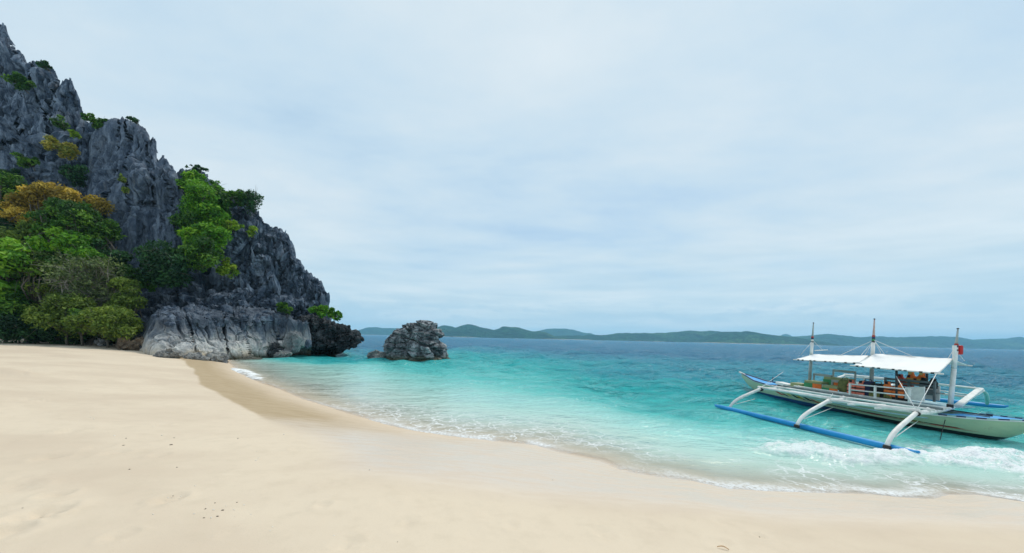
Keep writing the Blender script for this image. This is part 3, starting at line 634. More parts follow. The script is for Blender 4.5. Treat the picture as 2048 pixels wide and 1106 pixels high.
def scatter(surf, n, meshes, name, x0, x1, y0, y1, s0, s1, tilt, seed, lean=0.0):
    P, nn, PX, PY = SURF[surf]; r = random.Random(seed)
    ii = np.argwhere((PX > x0) & (PX < x1) & (PY > y0) & (PY < y1))
    for _ in range(n):
        i, j = ii[r.randrange(len(ii))]; p = P[i, j]
        o = bpy.data.objects.new(name, meshes[r.randrange(len(meshes))]); link(o, CLIFF)
        s = s0 + (s1 - s0) * r.random() ** 2.2
        o.location = Vector(p) - Vector((-30, 36, 0)) + Vector((0, 0.1 * s, -0.15 * s))
        o.rotation_euler = (r.gauss(0, tilt), lean + r.gauss(0, tilt), r.uniform(0, 6.28)); o.scale = (s * r.uniform(.7, 1.1), s * r.uniform(.7, 1.1), s * r.uniform(.8, 1.2))
scatter('rock_ridge', 105, BL, 'rock_blade', 440, 655, 400, 625, 0.4, 1.5, 0.22, 5, -0.25)
scatter('rock_ridge', 26, BL, 'rock_blade', 365, 655, 300, 640, 0.6, 1.6, 0.2, 6, -0.1)
scatter('rock_bench', 85, BK, 'rock_block', 275, 640, 585, 650, 0.4, 1.5, 0.6, 7)
scatter('rock_foot', 46, BK, 'rock_block', 298, 615, 608, 648, 0.3, 1.1, 0.6, 8)
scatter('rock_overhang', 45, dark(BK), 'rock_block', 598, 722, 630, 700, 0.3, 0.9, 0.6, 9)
scatter('rock_wall', 16, BL, 'rock_blade', -10, 150, 150, 330, 0.6, 1.5, 0.18, 10)
scatter('rock_wall', 26, BK, 'rock_block', -10, 165, 270, 380, 0.8, 2.4, 0.4, 12)
scatter('rock_tower', 8, BL, 'rock_blade', 185, 360, 225, 330, 0.5, 1.3, 0.15, 11)

# ------------------------------------------------------------------ boulders
def boulder(name, px, pyb, w, h, D, mat, label, seed, group=None, sub=5, flat=0.8, k=1.0, tilt=0.0, sink=0.15, cat='rock', rough=0.30):
    bm = bmesh.new(); bmesh.ops.create_icosphere(bm, subdivisions=sub, radius=1.0)
    P = np.array([v.co for v in bm.verts]); fs = np.array([[v.index for v in f.verts] for f in bm.faces]); bm.free()
    W, Hh = w / F * D, h / F * D
    S = P * np.array([W / 2, W / 2 * flat, Hh / 2 * (1 + sink)])
    sc = min(W, Hh)
    f1, f2, r, v, g = worley(S / (sc * 0.55) + seed * 7.3, seed); d = rough * sc * (0.7 * (r - .5) + (v * g).sum(-1) * 0.8) - 0.06 * sc * smooth(0.12, 0, f2 - f1)
    f1, f2, r, v, g = worley(S / (sc * 0.22) + seed * 3.3, seed + 3); d = d + rough * 0.30 * sc * (0.7 * (r - .5) + (v * g).sum(-1)) - 0.03 * sc * smooth(0.12, 0, f2 - f1)
    d = d + 0.03 * sc * fbm(S / sc * 9, 3, seed)
    S = S + P * d[:, None] * k
    if tilt: c, sn = math.cos(tilt), math.sin(tilt); S = np.stack([S[:, 0] * c + S[:, 2] * sn, S[:, 1], -S[:, 0] * sn + S[:, 2] * c], -1)
    p = UD(px, pyb, D); loc = Vector((p.x, D, p.z + Hh / 2 * (1 - sink)))
    o = npmesh(name, S, fs, mat); o.location = loc; tag(o, label, cat, group); return o
M_PALE = rockmat('pale_stone', (0.20, 0.20, 0.20), (0.42, 0.41, 0.38), patch=0.3)
M_PALEG = rockmat('grey_stone', (0.17, 0.18, 0.19), (0.36, 0.365, 0.36), patch=0.2, tide=(0.10, 0.10, 0.08))
M_BROWN = rockmat('brown_stone', (0.13, 0.10, 0.075), (0.30, 0.235, 0.17))
M_SROCK = rockmat('sea_stone', (0.055, 0.064, 0.074), (0.46, 0.48, 0.50), patch=0.5, tide=(0.10, 0.10, 0.065))
boulder('boulder', 585, 703, 32, 40, 36.0, M_PALEG, 'big pale egg shaped boulder wedged into the foot of the cliff', 3, flat=0.7, rough=0.16, tilt=0.3)
boulder('boulder', 617, 694, 14, 15, 38.4, M_ROCK, 'smaller grey boulder just right of the egg shaped boulder', 4, rough=0.2)
boulder('rock', 566, 715, 30, 13, 35.0, M_PALE, 'pale flat topped rock lying in the water below the cliff', 8, rough=0.4, tilt=-0.15)
boulder('rock', 336, 719, 46, 20, 25.8, M_PALE, 'flat pale grey slab on the sand at the corner of the cliff', 12, flat=0.6, rough=0.35, tilt=-0.12)
boulder('rock', 436, 731, 38, 27, 28.2, M_PALE, 'pale knobbly rock at the water edge below the dark crack', 13, flat=0.7, rough=0.3)
boulder('rock', 392, 723, 46, 16, 27.2, M_PALE, 'low pale rock shelf between the slab and the knobbly rock', 14, flat=0.6, rough=0.3, tilt=0.1)
boulder('rock', 496, 722, 50, 9, 33.2, M_PALEG, 'submerged pale ledge along the foot of the cliff', 15, rough=0.2)
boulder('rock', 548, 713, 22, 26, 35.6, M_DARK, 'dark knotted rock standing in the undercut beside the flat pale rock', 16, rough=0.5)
for i, (x, y, w, h, l) in enumerate([(250, 697, 28, 22, 'brown rounded boulder at the left end of the rock pile by the bushes'), (272, 700, 24, 18, 'tan boulder in front of the rock pile on the sand'), (287, 692, 34, 16, 'flat tan slab leaning on top of the rock pile'),
                                     (297, 703, 30, 20, 'dark pitted boulder at the right end of the rock pile'), (272, 686, 26, 16, 'dark brown boulder at the top of the rock pile'), (308, 690, 26, 36, 'tall dark boulder beside the corner of the cliff'), (205, 690, 24, 12, 'low grey boulder half buried under the olive bush'), (60, 690, 20, 8, 'small grey stone under the dark trees by the sand')]):
    boulder('boulder', x, y, w, h, 29.0 + 0.25 * i, M_BROWN if i in (0, 1, 2) else M_DARK if i in (3, 4, 5) else M_PALEG, l, 20 + i, 'boulders piled between the bushes and the cliff', sub=4, rough=0.4)
boulder('rock', 754, 718, 42, 14, 37.4, M_PALE, 'low tan rock awash beside the big sea rock', 31, flat=0.6, rough=0.4)

# the big rock standing in the sea: rings with the outline it shows, layered and chipped
prof = [(722, 782, 897), (716, 780, 896), (708, 775, 895), (700, 772, 893), (693, 771, 893), (687, 772, 889), (682, 774, 882), (678, 776, 880), (674, 784, 880), (670, 788, 880), (665, 791, 879), (660, 794, 875), (655, 806, 871), (650, 818, 869), (646, 834, 866), (643, 846, 856)]
D0 = 38.0; rows = []
zz = np.array([UD(833, p[0], D0).z for p in prof]); xl = np.array([UD(p[1], p[0], D0).x for p in prof]); xr = np.array([UD(p[2], p[0], D0).x for p in prof])
tt = np.linspace(0, 1, 130); Z = np.interp(tt, np.linspace(0, 1, len(zz)), zz); XL = np.interp(tt, np.linspace(0, 1, len(zz)), xl); XR = np.interp(tt, np.linspace(0, 1, len(zz)), xr)
na = 260; A = np.linspace(0, 2 * np.pi, na, endpoint=False)
cxm, hw = (XL + XR) / 2, (XR - XL) / 2
ca, sa = np.cos(A), np.sin(A); pw = lambda v: np.sign(v) * np.abs(v) ** 0.8
S = np.stack([cxm[:, None] + hw[:, None] * pw(ca)[None], D0 + (0.75 * hw[:, None] + 0.25) * pw(sa)[None], Z[:, None] + 0 * A[None]], -1)
Pf = S.reshape(-1, 3); nrm = np.stack([np.repeat(ca[None], 130, 0), np.repeat(sa[None], 130, 0), np.repeat((0.9 * (tt - 0.35))[:, None], na, 1)], -1).reshape(-1, 3)
c, sn = math.cos(-0.30), math.sin(-0.30); Q = np.stack([Pf[:, 0] * c + Pf[:, 2] * sn, Pf[:, 1], (-Pf[:, 0] * sn + Pf[:, 2] * c) * 2.3], -1) + 0.3 * fbm(Pf * 0.9, 3, 5)[:, None]
d = 0
for sc, am, cr, sd in ((2.4, .34, .30, 1), (1.0, .12, .16, 2), (0.40, .03, .04, 3)):
    f1, f2, r, v, g = worley(Q / sc, sd * 11); d = d + am * ((r - .5) * 1.2 + (v * g).sum(-1)) - cr * smooth(.16, 0, f2 - f1)
d = d + 0.15 * fbm(Q * np.array([0.35, 0.35, 1.1]), 3, 77) + 0.06 * (1 - 2 * np.abs(fbm(Q * np.array([0.5, 0.5, 1.9]), 3, 78)))
S = (Pf + nrm * (d + 0.03 * fbm(Pf * 7, 3, 3))[:, None]).reshape(130, na, 3)
V = np.vstack([S.reshape(-1, 3), S[-1].mean(0)[None], S[0].mean(0)[None]])
i, j = np.meshgrid(np.arange(129), np.arange(na), indexing='ij'); jn = (j + 1) % na
fq = np.stack([i * na + j, i * na + jn, (i + 1) * na + jn, (i + 1) * na + j], -1).reshape(-1, 4)
jj = np.arange(na); capf = np.stack([129 * na + jj, 129 * na + (jj + 1) % na, np.full(na, 130 * na), np.full(na, 130 * na)], -1)
loc = np.array([833 * 0 + float(cxm[0]), D0, 0.0])
tri = np.vstack([fq[:, [0, 1, 2]], fq[:, [0, 2, 3]], capf[:, :3]])
o = npmesh('sea_rock', V - loc, tri, M_SROCK); o.location = loc; tag(o, 'large dark layered rock standing alone in the turquoise water', 'sea rock')
# ledge that juts from its left side
boulder('rock_ledge', 781, 686, 24, 9, 37.2, M_SROCK, None, 44, flat=0.7, rough=0.3, cat=None).parent = o
bpy.data.objects['rock_ledge'].location -= Vector(loc)
# ------------------------------------------------------------------ trees and shrubs
LM = {
 'deep':   leafmat('leaf_deep', (0.026, 0.073, 0.016), (0.056, 0.156, 0.022), (0.154, 0.293, 0.031)),
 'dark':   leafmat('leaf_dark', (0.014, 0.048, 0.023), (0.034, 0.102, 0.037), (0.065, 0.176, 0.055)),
 'bright': leafmat('leaf_bright', (0.048, 0.153, 0.016), (0.135, 0.333, 0.022), (0.296, 0.504, 0.047)),
 'lime':   leafmat('leaf_lime', (0.096, 0.196, 0.020), (0.235, 0.392, 0.031), (0.427, 0.522, 0.063)),
 'olive':  leafmat('leaf_olive', (0.065, 0.113, 0.023), (0.158, 0.235, 0.037), (0.278, 0.358, 0.067)),
 'grey':   leafmat('leaf_grey', (0.084, 0.122, 0.047), (0.158, 0.211, 0.080), (0.298, 0.368, 0.142)),
 'orange': leafmat('leaf_orange', (0.218, 0.160, 0.031), (0.524, 0.356, 0.056), (0.785, 0.568, 0.110)),
 'yellow': leafmat('leaf_yellow', (0.146, 0.181, 0.034), (0.399, 0.351, 0.068), (0.629, 0.508, 0.122)),
}
M_BARK = paint('bark', (0.13, 0.115, 0.095), 0.9, 0.3, 8)
M_BARKP = paint('pale_bark', (0.28, 0.26, 0.22), 0.9, 0.25, 8)
def leaves(C, R, n, size, r, upb=0.25, thick=(0.55, 1.05)):
    """n leaf quads spread over the shells of clumps at C with radii R (x,y,z)"""
    w = (R[:, 0] * R[:, 2]); k = r.choice(len(C), n, p=w / w.sum())
    d = r.normal(size=(n, 3)); d /= np.linalg.norm(d, axis=1, keepdims=True); d[:, 2] = np.where((d[:, 2] < -0.2) & (r.random(n) < 0.5), -d[:, 2], d[:, 2])
    pos = C[k] + d * R[k] * (r.uniform(thick[0] ** 2, thick[1] ** 2, n) ** 0.5)[:, None]
    pos += r.normal(size=(n, 3)) * 0.10 * R[k]
    nn = d * 0.6 + r.normal(size=(n, 3)) * 0.55 + np.array([0, 0, upb]); nn /= np.linalg.norm(nn, axis=1, keepdims=True)
    a = np.cross(nn, r.normal(size=(n, 3))); a /= np.linalg.norm(a, axis=1, keepdims=True); b = np.cross(nn, a)
    s = size * r.uniform(0.5, 1.6, n)[:, None]
    V = np.stack([pos - a * s, pos + b * s * 0.42 + nn * s * 0.08, pos + a * s - nn * s * 0.15, pos - b * s * 0.42 + nn * s * 0.08], 1)
    tint = np.clip(r.normal(0.42, 0.25, n) + (r.normal(0, 0.28, len(C)))[k] , 0, 1)
    return V, np.repeat(tint[:, None], 4, 1)
def tree(name, label, cat, px, py, rx, ry, D, leaf, seed, base=None, n=None, size=0.15, K=None, bark=None, dens=1.0, group=None, bare=0, deep=1.0, limb=0.05, second=None, clump=0.27):
    r = np.random.default_rng(seed); deep = 0.5 if group and 'gully' in group else deep; m = D / F; RX, RZ = rx * m, ry * m; RY = min(RX, 2.6) * 0.8 * deep
    c0 = np.array(UD(px, py, D)); K = K or int(14 + rx * ry / 80)
    dd = r.normal(size=(K, 3)); dd /= np.linalg.norm(dd, axis=1, keepdims=True)
    C = c0 + dd * (r.uniform(0.08, 1, K) ** 0.45)[:, None] * np.array([RX, RY, RZ]) * 0.86
    R = (clump * min(RX, RZ) * r.uniform(0.55, 1.6, K))[:, None] * np.array([1.1, 1.1, 0.95])[None]
    if base is None: b = c0 + np.array([0.0, RY * 0.55 + 0.2, -RZ * 0.85])
    else: 
        b = np.array(UD(base[0], base[1], D + 0.4)); 
        if base[1] > 660: b[2] = float(ground([b[0]], [b[1]])[0]) - 0.1
    root = empty(name, tuple(b)); tag(root, label, cat, group)
    n = n or int(max(250, rx * ry * 2.6 * dens * (0.15 / size) ** 1.3))
    V, tn = leaves(C, R, n, size, r)
    npmesh('crown', V.reshape(-1, 3) - b, np.arange(4 * n).reshape(n, 4), LM[leaf], root, False, {'tint': tn})
    fork = b + (c0 - b) * 0.42 + r.normal(size=3) * 0.08
    tm = MB(); h = np.linalg.norm(c0 - b); tr = max(0.035, min(0.16, 0.035 * h))
    tm.tube([Vector(b - b), Vector((fork - b) * 0.5 + r.normal(size=3) * 0.05 * h * 0.4), Vector(fork - b)], [tr * 1.25, tr, tr * 0.8], 7); tm.build('trunk', bark or M_BARK, root, True)
    lm = MB()
    for i in range(K):
        q = C[i]; mid = fork + (q - fork) * 0.5 + r.normal(size=3) * 0.08 * h + np.array([0, 0, 0.06 * h])
        lm.tube([Vector(fork - b), Vector(mid - b), Vector(q - b)], [tr * 0.55, tr * 0.35, 0.015], 5)
        for _ in range(2 + bare):
            e2 = q + r.normal(size=3) * R[i] * 0.9; lm.tube([Vector((mid + q) / 2 - b), Vector((q * 0.6 + e2 * 0.4) - b), Vector(e2 - b)], [0.022, 0.014, 0.007], 4)
    lm.build('branches', bark or M_BARK, root, True)
    return root
G1 = 'trees and bushes at the back of the beach'
# behind, filling the slope at the back of the beach
tree('tree', 'dense dark tree high at the left edge above the bright broad leaved one', 'tree', 8, 388, 50, 46, 37.0, 'deep', 1, (20, 690), size=.15, group=G1)
tree('tree', 'wide tree with orange brown foliage in front of the cliff', 'tree', 112, 408, 92, 40, 36.6, 'orange', 2, (120, 690), size=.13, group=G1, dens=1.5, clump=0.3)
tree('tree', 'orange brown tree at the left below the wide orange one', 'tree', 50, 432, 46, 34, 36.0, 'orange', 47, (60, 690), size=.13, group=G1, dens=1.4)
tree('tree', 'tall rich green tree under the orange brown crown', 'tree', 140, 446, 72, 42, 34.6, 'deep', 3, (150, 690), size=.15, group=G1, dens=1.3)
tree('tree', 'lime green leafy tree in the middle of the thicket', 'tree', 132, 492, 52, 32, 33.0, 'bright', 4, (140, 690), size=.17, group=G1)
tree('tree', 'olive brown loose crowned tree left of the lime green one', 'tree', 48, 505, 58, 48, 33.4, 'olive', 5, (55, 690), size=.14, group=G1, bare=2)
tree('tree', 'bright broad leaved tree at the very left edge of the beach', 'tree', -8, 545, 52, 78, 29.6, 'bright', 6, (-20, 690), size=.24, group=G1, dens=1.5)
tree('tree', 'dark green tree filling the slope behind the bare branches', 'tree', 205, 520, 48, 40, 34.6, 'dark', 7, (215, 690), size=.14, group=G1)
tree('shrub', 'thin grey green shrub with pale bare branches beside the rock face', 'shrub', 188, 566, 66, 54, 31.6, 'grey', 8, (175, 688), size=.11, dens=0.42, bare=5, bark=M_BARKP, group=G1, limb=.08)
tree('shrub', 'grey olive shrub with crooked pale branches left of the bare one', 'shrub', 100, 555, 62, 46, 31.6, 'olive', 9, (105, 688), size=.12, dens=0.65, bare=4, bark=M_BARKP, group=G1)
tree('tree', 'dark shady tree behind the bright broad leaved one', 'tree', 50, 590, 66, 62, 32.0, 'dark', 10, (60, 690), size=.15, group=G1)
tree('bush', 'rounded yellow olive bush spreading over the sand at the right of the thicket', 'bush', 214, 648, 62, 38, 29.0, 'olive', 11, (215, 692), size=.11, dens=1.2, group=G1)
tree('bush', 'green olive bush left of the rounded yellow olive one', 'bush', 125, 626, 58, 48, 29.8, 'olive', 12, (135, 692), size=.11, group=G1, dens=1.2)
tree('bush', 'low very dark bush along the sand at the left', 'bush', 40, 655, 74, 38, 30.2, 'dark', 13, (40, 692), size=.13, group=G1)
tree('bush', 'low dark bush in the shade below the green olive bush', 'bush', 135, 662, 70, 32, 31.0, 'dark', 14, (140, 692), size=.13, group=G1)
tree('bush', 'small dark green bush against the foot of the tall rock face', 'bush', 238, 516, 22, 20, 33.6, 'dark', 15, size=.13)
tree('bush', 'dark bush between the olive bush and the scree', 'bush', 244, 600, 32, 50, 31.4, 'olive', 16, (250, 690), size=.11, dens=.9, group=G1)
tree('bush', 'dark leafy bush in the gap behind the orange tree', 'bush', 155, 350, 25, 22, 41.5, 'dark', 17, size=.16)
tree('bush', 'low dark bush behind the rounded yellow olive bush', 'bush', 225, 665, 50, 28, 32.0, 'dark', 18, (225, 690), size=.13, group=G1)
tree('tree', 'dark tree in the middle of the thicket behind the pale branches', 'tree', 130, 560, 80, 50, 34.0, 'dark', 19, (130, 690), size=.15, group=G1)
for i_, (x_, y_, w_, h_, D_, lf_, lb_) in enumerate([(205, 468, 30, 34, 35.4, 'deep', 'green tree squeezed between the orange crown and the rock face'), (14, 470, 40, 34, 34.6, 'dark', 'dark tree at the left edge below the orange foliage'), (88, 470, 36, 30, 34.0, 'olive', 'olive tree in the gap under the left orange crown'),
        (176, 515, 34, 26, 32.6, 'bright', 'bright green sapling above the pale bare branches'), (10, 622, 44, 40, 29.6, 'deep', 'green bush under the broad leaved tree at the left edge'), (258, 560, 22, 30, 33.0, 'deep', 'green bush against the rock right of the bare branches'), (72, 540, 40, 34, 31.0, 'deep', 'mid green bush among the crooked pale branches'), (165, 640, 40, 26, 29.4, 'deep', 'green patch of leaves between the two olive bushes')]):
    tree('bush' if 'bush' in lb_ or 'patch' in lb_ else 'tree', lb_, 'bush' if 'bush' in lb_ or 'patch' in lb_ else 'tree', x_, y_, w_, h_, D_, lf_, 300 + i_, (x_, 690), size=.14, group=G1, dens=1.2)
# the green gully between the tall face and the jagged ridge
G2 = 'trees and shrubs growing in the gully of the cliff'
tree('tree', 'broad dark green tree at the foot of the green gully', 'tree', 332, 530, 56, 44, 34.0, 'dark', 20, size=.16, dens=1.4, group=G2)
tree('tree', 'dark green tree next to the broad one at the foot of the gully', 'tree', 388, 508, 40, 34, 34.6, 'deep', 21, size=.16, dens=1.4, group=G2)
tree('tree', 'bright green layered tree in the middle of the gully', 'tree', 408, 478, 50, 32, 36.0, 'bright', 22, size=.16, dens=1.4, group=G2)
tree('tree', 'bright green tall tree in the upper part of the gully', 'tree', 402, 412, 40, 46, 39.0, 'bright', 23, size=.16, dens=1.4, group=G2)
tree('tree', 'green tree at the top of the gully against the tall rock face', 'tree', 384, 366, 26, 28, 41.0, 'bright', 24, size=.16, dens=1.4, group=G2)
tree('tree', 'green tree on the right of the upper gully with a pale trunk', 'tree', 432, 420, 30, 40, 40.0, 'deep', 25, size=.16, dens=1.2, group=G2, bark=M_BARKP)
tree('tree', 'dark wind trimmed tree on the crest of the ridge', 'tree', 468, 396, 44, 20, 41.5, 'deep', 26, size=.14, dens=1.1, group=G2)
tree('shrub', 'dark thin shrub on the skyline right of the wind trimmed tree', 'shrub', 500, 404, 22, 22, 41.5, 'dark', 27, size=.12, dens=.7, bare=2)
tree('shrub', 'small green shrub on the skyline at the head of the gully', 'shrub', 395, 340, 22, 8, 42.5, 'dark', 28, size=.14, dens=1.0)
tree('shrub', 'yellow green shrub on the block right of the gully', 'shrub', 462, 452, 30, 14, 38.6, 'lime', 29, size=.13, group=G2)
tree('shrub', 'small yellow green shrub on the jagged ridge', 'shrub', 503, 464, 10, 13, 39.3, 'lime', 30, size=.12)
tree('shrub', 'small yellow green shrub low on the ridge below the gully', 'shrub', 460, 540, 21, 16, 37.6, 'lime', 31, size=.12, dens=1.2)
tree('shrub', 'tiny yellow green shrub above the scree just under the gully', 'shrub', 450, 520, 9, 12, 38.0, 'lime', 32, size=.11)
tree('shrub', 'small dark green shrub on the ledge above the cliff foot', 'shrub', 567, 617, 22, 14, 37.6, 'deep', 33, size=.12, dens=1.8)
tree('shrub', 'bright green shrub hanging over the rocky nose above the sea', 'shrub', 646, 622, 25, 14, 38.6, 'bright', 34, size=.13, dens=1.8)
tree('shrub', 'bright green spray at the outer end of the nose', 'shrub', 672, 634, 14, 11, 39.0, 'bright', 35, size=.12, dens=1.6)
tree('shrub', 'green shrub filling the middle of the gully beside the tall face', 'shrub', 374, 446, 26, 30, 37.6, 'deep', 50, size=.15, dens=1.3, group=G2)
tree('shrub', 'bright shrub spreading along the upper right side of the gully', 'shrub', 428, 376, 26, 18, 42.0, 'bright', 51, size=.15, dens=1.3, group=G2)
tree('shrub', 'yellow green shrub low in the gully at the left', 'shrub', 300, 566, 30, 18, 34.2, 'bright', 52, size=.14, dens=1.2, group=G2)
tree('shrub', 'leafy shrub at the right edge of the gully above the yellow green one', 'shrub', 440, 446, 24, 26, 38.8, 'bright', 53, size=.15, dens=1.2, group=G2)
tree('shrub', 'dark green shrub at the lower right of the gully', 'shrub', 425, 512, 26, 18, 36.4, 'deep', 54, size=.14, dens=1.2, group=G2)
# high on the cliff
G3 = 'shrubs clinging to the upper cliff'
tree('shrub', 'round green shrub in the saddle left of the tall face', 'shrub', 192, 240, 25, 13, 42.8, 'deep', 36, size=.16, group=G3, dens=1.4)
tree('shrub', 'green shrub on the face near the top left of the cliff', 'shrub', 42, 166, 22, 16, 43.6, 'deep', 37, size=.18, group=G3, dens=1.3)
tree('shrub', 'dark shrub on the skyline of the highest crag', 'shrub', 88, 132, 17, 9, 44.5, 'dark', 38, size=.15, group=G3, dens=1.3)
tree('shrub', 'yellow leaved shrub in the cleft above the orange tree', 'shrub', 124, 296, 27, 22, 41.5, 'yellow', 39, size=.15, group=G3, dens=1.2)
tree('shrub', 'small green shrub in the cleft above the yellow one', 'shrub', 118, 246, 13, 14, 42.5, 'deep', 40, size=.15, group=G3)
tree('shrub', 'little lime green shrub at the top of the cleft', 'shrub', 150, 268, 9, 8, 43.0, 'lime', 41, size=.14, group=G3)
tree('shrub', 'green shrub on the boulders left of the yellow one', 'shrub', 52, 322, 24, 16, 40.5, 'deep', 42, size=.15, group=G3)
tree('shrub', 'small shrub rooted in the crack of the tall face', 'shrub', 245, 356, 8, 9, 38.0, 'olive', 43, size=.12, group=G3)
tree('shrub', 'tiny shrub lower in the crack of the tall face', 'shrub', 250, 380, 6, 7, 37.6, 'olive', 44, size=.12, group=G3)
tree('shrub', 'dark shrub behind the boulders at the left edge', 'shrub', 22, 350, 22, 16, 40.5, 'dark', 45, size=.15, group=G3)
tree('shrub', 'thin dry shrub on top of the tall face', 'shrub', 268, 240, 12, 6, 41.2, 'dark', 46, size=.12, group=G3, dens=.8)
# ------------------------------------------------------------------ the outrigger boat
CL0 = np.array([12.6, 17.8]); ud = np.array([1.0, -7.9]); ud /= np.linalg.norm(ud)      # centre line, heading to the shore
BO = Vector((CL0[0] + ud[0] * 5.0, CL0[1] + ud[1] * 5.0, 0.0))
bang = math.atan2(ud[1], ud[0])
boat = empty('outrigger_boat', BO, bang)
tag(boat, 'long narrow white and pale green outrigger boat with two white awnings moored in the shallows', 'boat')
BM = Matrix.Translation(BO) @ Matrix.Rotation(bang, 4, 'Z'); BI = BM.inverted()
def bl(p): return BI @ Vector(p)                         # world to boat: x forward, y away from the beach side, z up
def UB(px, py, b):                                        # boat coordinates of a pixel on the lengthwise plane y = b
    a, c = ray(px, py); o = bl((0, 0, H)); d = BI.to_3x3() @ Vector((a, 1, c)); t = (b - o.y) / d.y
    return o + d * t
def UZ(px, py, z): return bl(U(px, py, z))
WHITE = paint('white_paint', (0.72, 0.72, 0.69), 0.5, 0.13, 4.0); CLOTH = paint('white_tarp', (0.80, 0.80, 0.79), 0.7, 0.05, 1.2)
GREYW = paint('grey_wood', (0.15, 0.175, 0.18), 0.7, 0.2, 5); GREYP = paint('grey_post', (0.33, 0.36, 0.35), 0.6, 0.15, 4); DARKP = paint('dark_post', (0.035, 0.035, 0.04), 0.6, 0.1, 4)
BLUE = paint('blue_float', (0.015, 0.27, 0.60), 0.4, 0.08, 3); DBLUE = paint('blue_deck', (0.015, 0.33, 0.72), 0.45, 0.08, 3); NAVY = paint('navy_trim', (0.015, 0.03, 0.09), 0.5, 0.1, 4)
RED = paint('red_paint', (0.42, 0.05, 0.035), 0.5, 0.1, 5); YEL = paint('yellow_paint', (0.50, 0.40, 0.03), 0.5, 0.1, 5); BLACK = paint('black_paint', (0.02, 0.02, 0.022), 0.5, 0.1, 4)
GREENP = paint('green_paint', (0.05, 0.26, 0.10), 0.5, 0.1, 4); TEAL = paint('pale_teal', (0.30, 0.52, 0.50), 0.5, 0.1, 4); FLOOR = paint('pale_blue_deck', (0.36, 0.56, 0.63), 0.6, 0.1, 3)
OLIVE = paint('olive_paint', (0.30, 0.32, 0.15), 0.6, 0.15, 4); ORANGE = paint('orange_cloth', (0.85, 0.19, 0.04), 0.75, 0.12, 8); SALMON = paint('salmon_cloth', (0.80, 0.20, 0.13), 0.75, 0.10, 8)
NAVYC = paint('navy_cloth', (0.012, 0.016, 0.06), 0.75, 0.15, 8); BLACKC = paint('black_cloth', (0.014, 0.014, 0.015), 0.8, 0.15, 8); REDC = paint('red_cloth', (0.40, 0.05, 0.035), 0.75, 0.12, 8); YELC = paint('yellow_cloth', (0.55, 0.42, 0.14), 0.75, 0.12, 8)
ROPE = paint('rope', (0.72, 0.72, 0.70), 0.8, 0.1, 20); BROPE = paint('dark_rope', (0.03, 0.03, 0.03), 0.8, 0.1, 20); CAMO = paint('olive_cloth', (0.16, 0.16, 0.05), 0.8, 0.3, 10)
# hull paint: pale green white topsides over a dark boot top
def hullmat():
    m, t, out = newmat('hull_paint'); v = objc(t); sp = N(t, 'ShaderNodeSeparateXYZ'); t.links.new(v, sp.inputs[0])
    n = noise_n(t, mapping(t, v, (0.8, 1, 3)), 2.5, 5, 0.6); n2 = noise_n(t, mapping(t, v, (3, 3, .6)), 3.0, 4, 0.6)
    c = mixc(t, mapr(t, n, .35, .7), (0.50, 0.60, 0.40), (0.42, 0.54, 0.37)); c = mixc(t, mapr(t, n2, .60, .78, 0, .5), c, (0.33, 0.33, 0.22))
    low = math_n(t, 'ADD', sp.outputs[2], math_n(t, 'MULTIPLY', n, 0.02))
    bl_ = mixc(t, mapr(t, sp.outputs[0], -3.0, 0.5), (0.02, 0.07, 0.22), (0.02, 0.024, 0.028))
    c = mixc(t, mapr(t, low, 0.105, 0.099), c, bl_)
    p = pbsdf(t, c, 0.35, 0.45, n2, 0.06, 0.01); t.links.new(p.outputs[0], out.inputs[0]); return m
ST = [  # x, half beam, sheer height, keel depth
 (-6.55, 0.03, 0.86, 0.66), (-6.1, 0.14, 0.76, 0.30), (-5.4, 0.32, 0.60, -0.02), (-4.4, 0.48, 0.52, -0.18), (-3, 0.64, 0.47, -0.26), (-1.5, 0.86, 0.45, -0.28), (0, 1.02, 0.44, -0.28), (1, 1.04, 0.45, -0.27), (1.8, 0.95, 0.48, -0.24), (2.5, 0.76, 0.52, -0.14), (2.9, 0.63, 0.55, -0.02), (3.2, 0.50, 0.59, 0.20), (3.6, 0.33, 0.65, 0.47), (4.0, 0.16, 0.73, 0.68), (4.35, 0.03, 0.82, 0.80)]
STA = np.array(ST); xi = np.linspace(-6.55, 4.35, 64)
def hb(x): return np.interp(x, STA[:, 0], STA[:, 1])
def hs(x): return np.interp(x, STA[:, 0], STA[:, 2])
def hk(x): return np.interp(x, STA[:, 0], STA[:, 3])
def hull_pt(x, t, side):            # t: 0 keel .. 1 sheer
    return Vector((x, side * float(hb(x)) * (t ** 0.42 if t > 0 else 0.0), float(hk(x)) + (float(hs(x)) - float(hk(x))) * t))
mb = MB(); tt_ = [0, .08, .2, .35, .5, .65, .8, .92, 1.0]
mb.grid([[hull_pt(x, t, -1) for t in tt_[::-1]] + [hull_pt(x, t, 1) for t in tt_[1:]] for x in xi]); hull = mb.build('hull', hullmat(), boat, True)
mb = MB()
for sd in (-1, 1): mb.tube([hull_pt(x, 1, sd) + Vector((0, 0, 0.0)) for x in xi], 0.022, 6)
mb.build('rub_rail', WHITE, hull, True)
def strake(x0, x1, t0, t1, name, mat, sd=-1, tilt=0.0):
    q = np.linspace(x0, x1, max(2, int((x1 - x0) / 0.15) + 1)); m_ = MB()
    rowA = []; rowB = []
    for i, x in enumerate(q):
        f = i / (len(q) - 1); a = hull_pt(x, t0 + tilt * f, sd); b = hull_pt(x, t1 + tilt * f, sd); off = Vector((0, sd * 0.006, 0)); rowA.append(a + off); rowB.append(b + off)
    m_.grid([rowA, rowB, [p - Vector((0, sd * 0.012, 0)) for p in rowB], [p - Vector((0, sd * 0.012, 0)) for p in rowA], rowA]); return m_.build(name, mat, hull)
zt = lambda x, z: (z - float(hk(x))) / (float(hs(x)) - float(hk(x)))
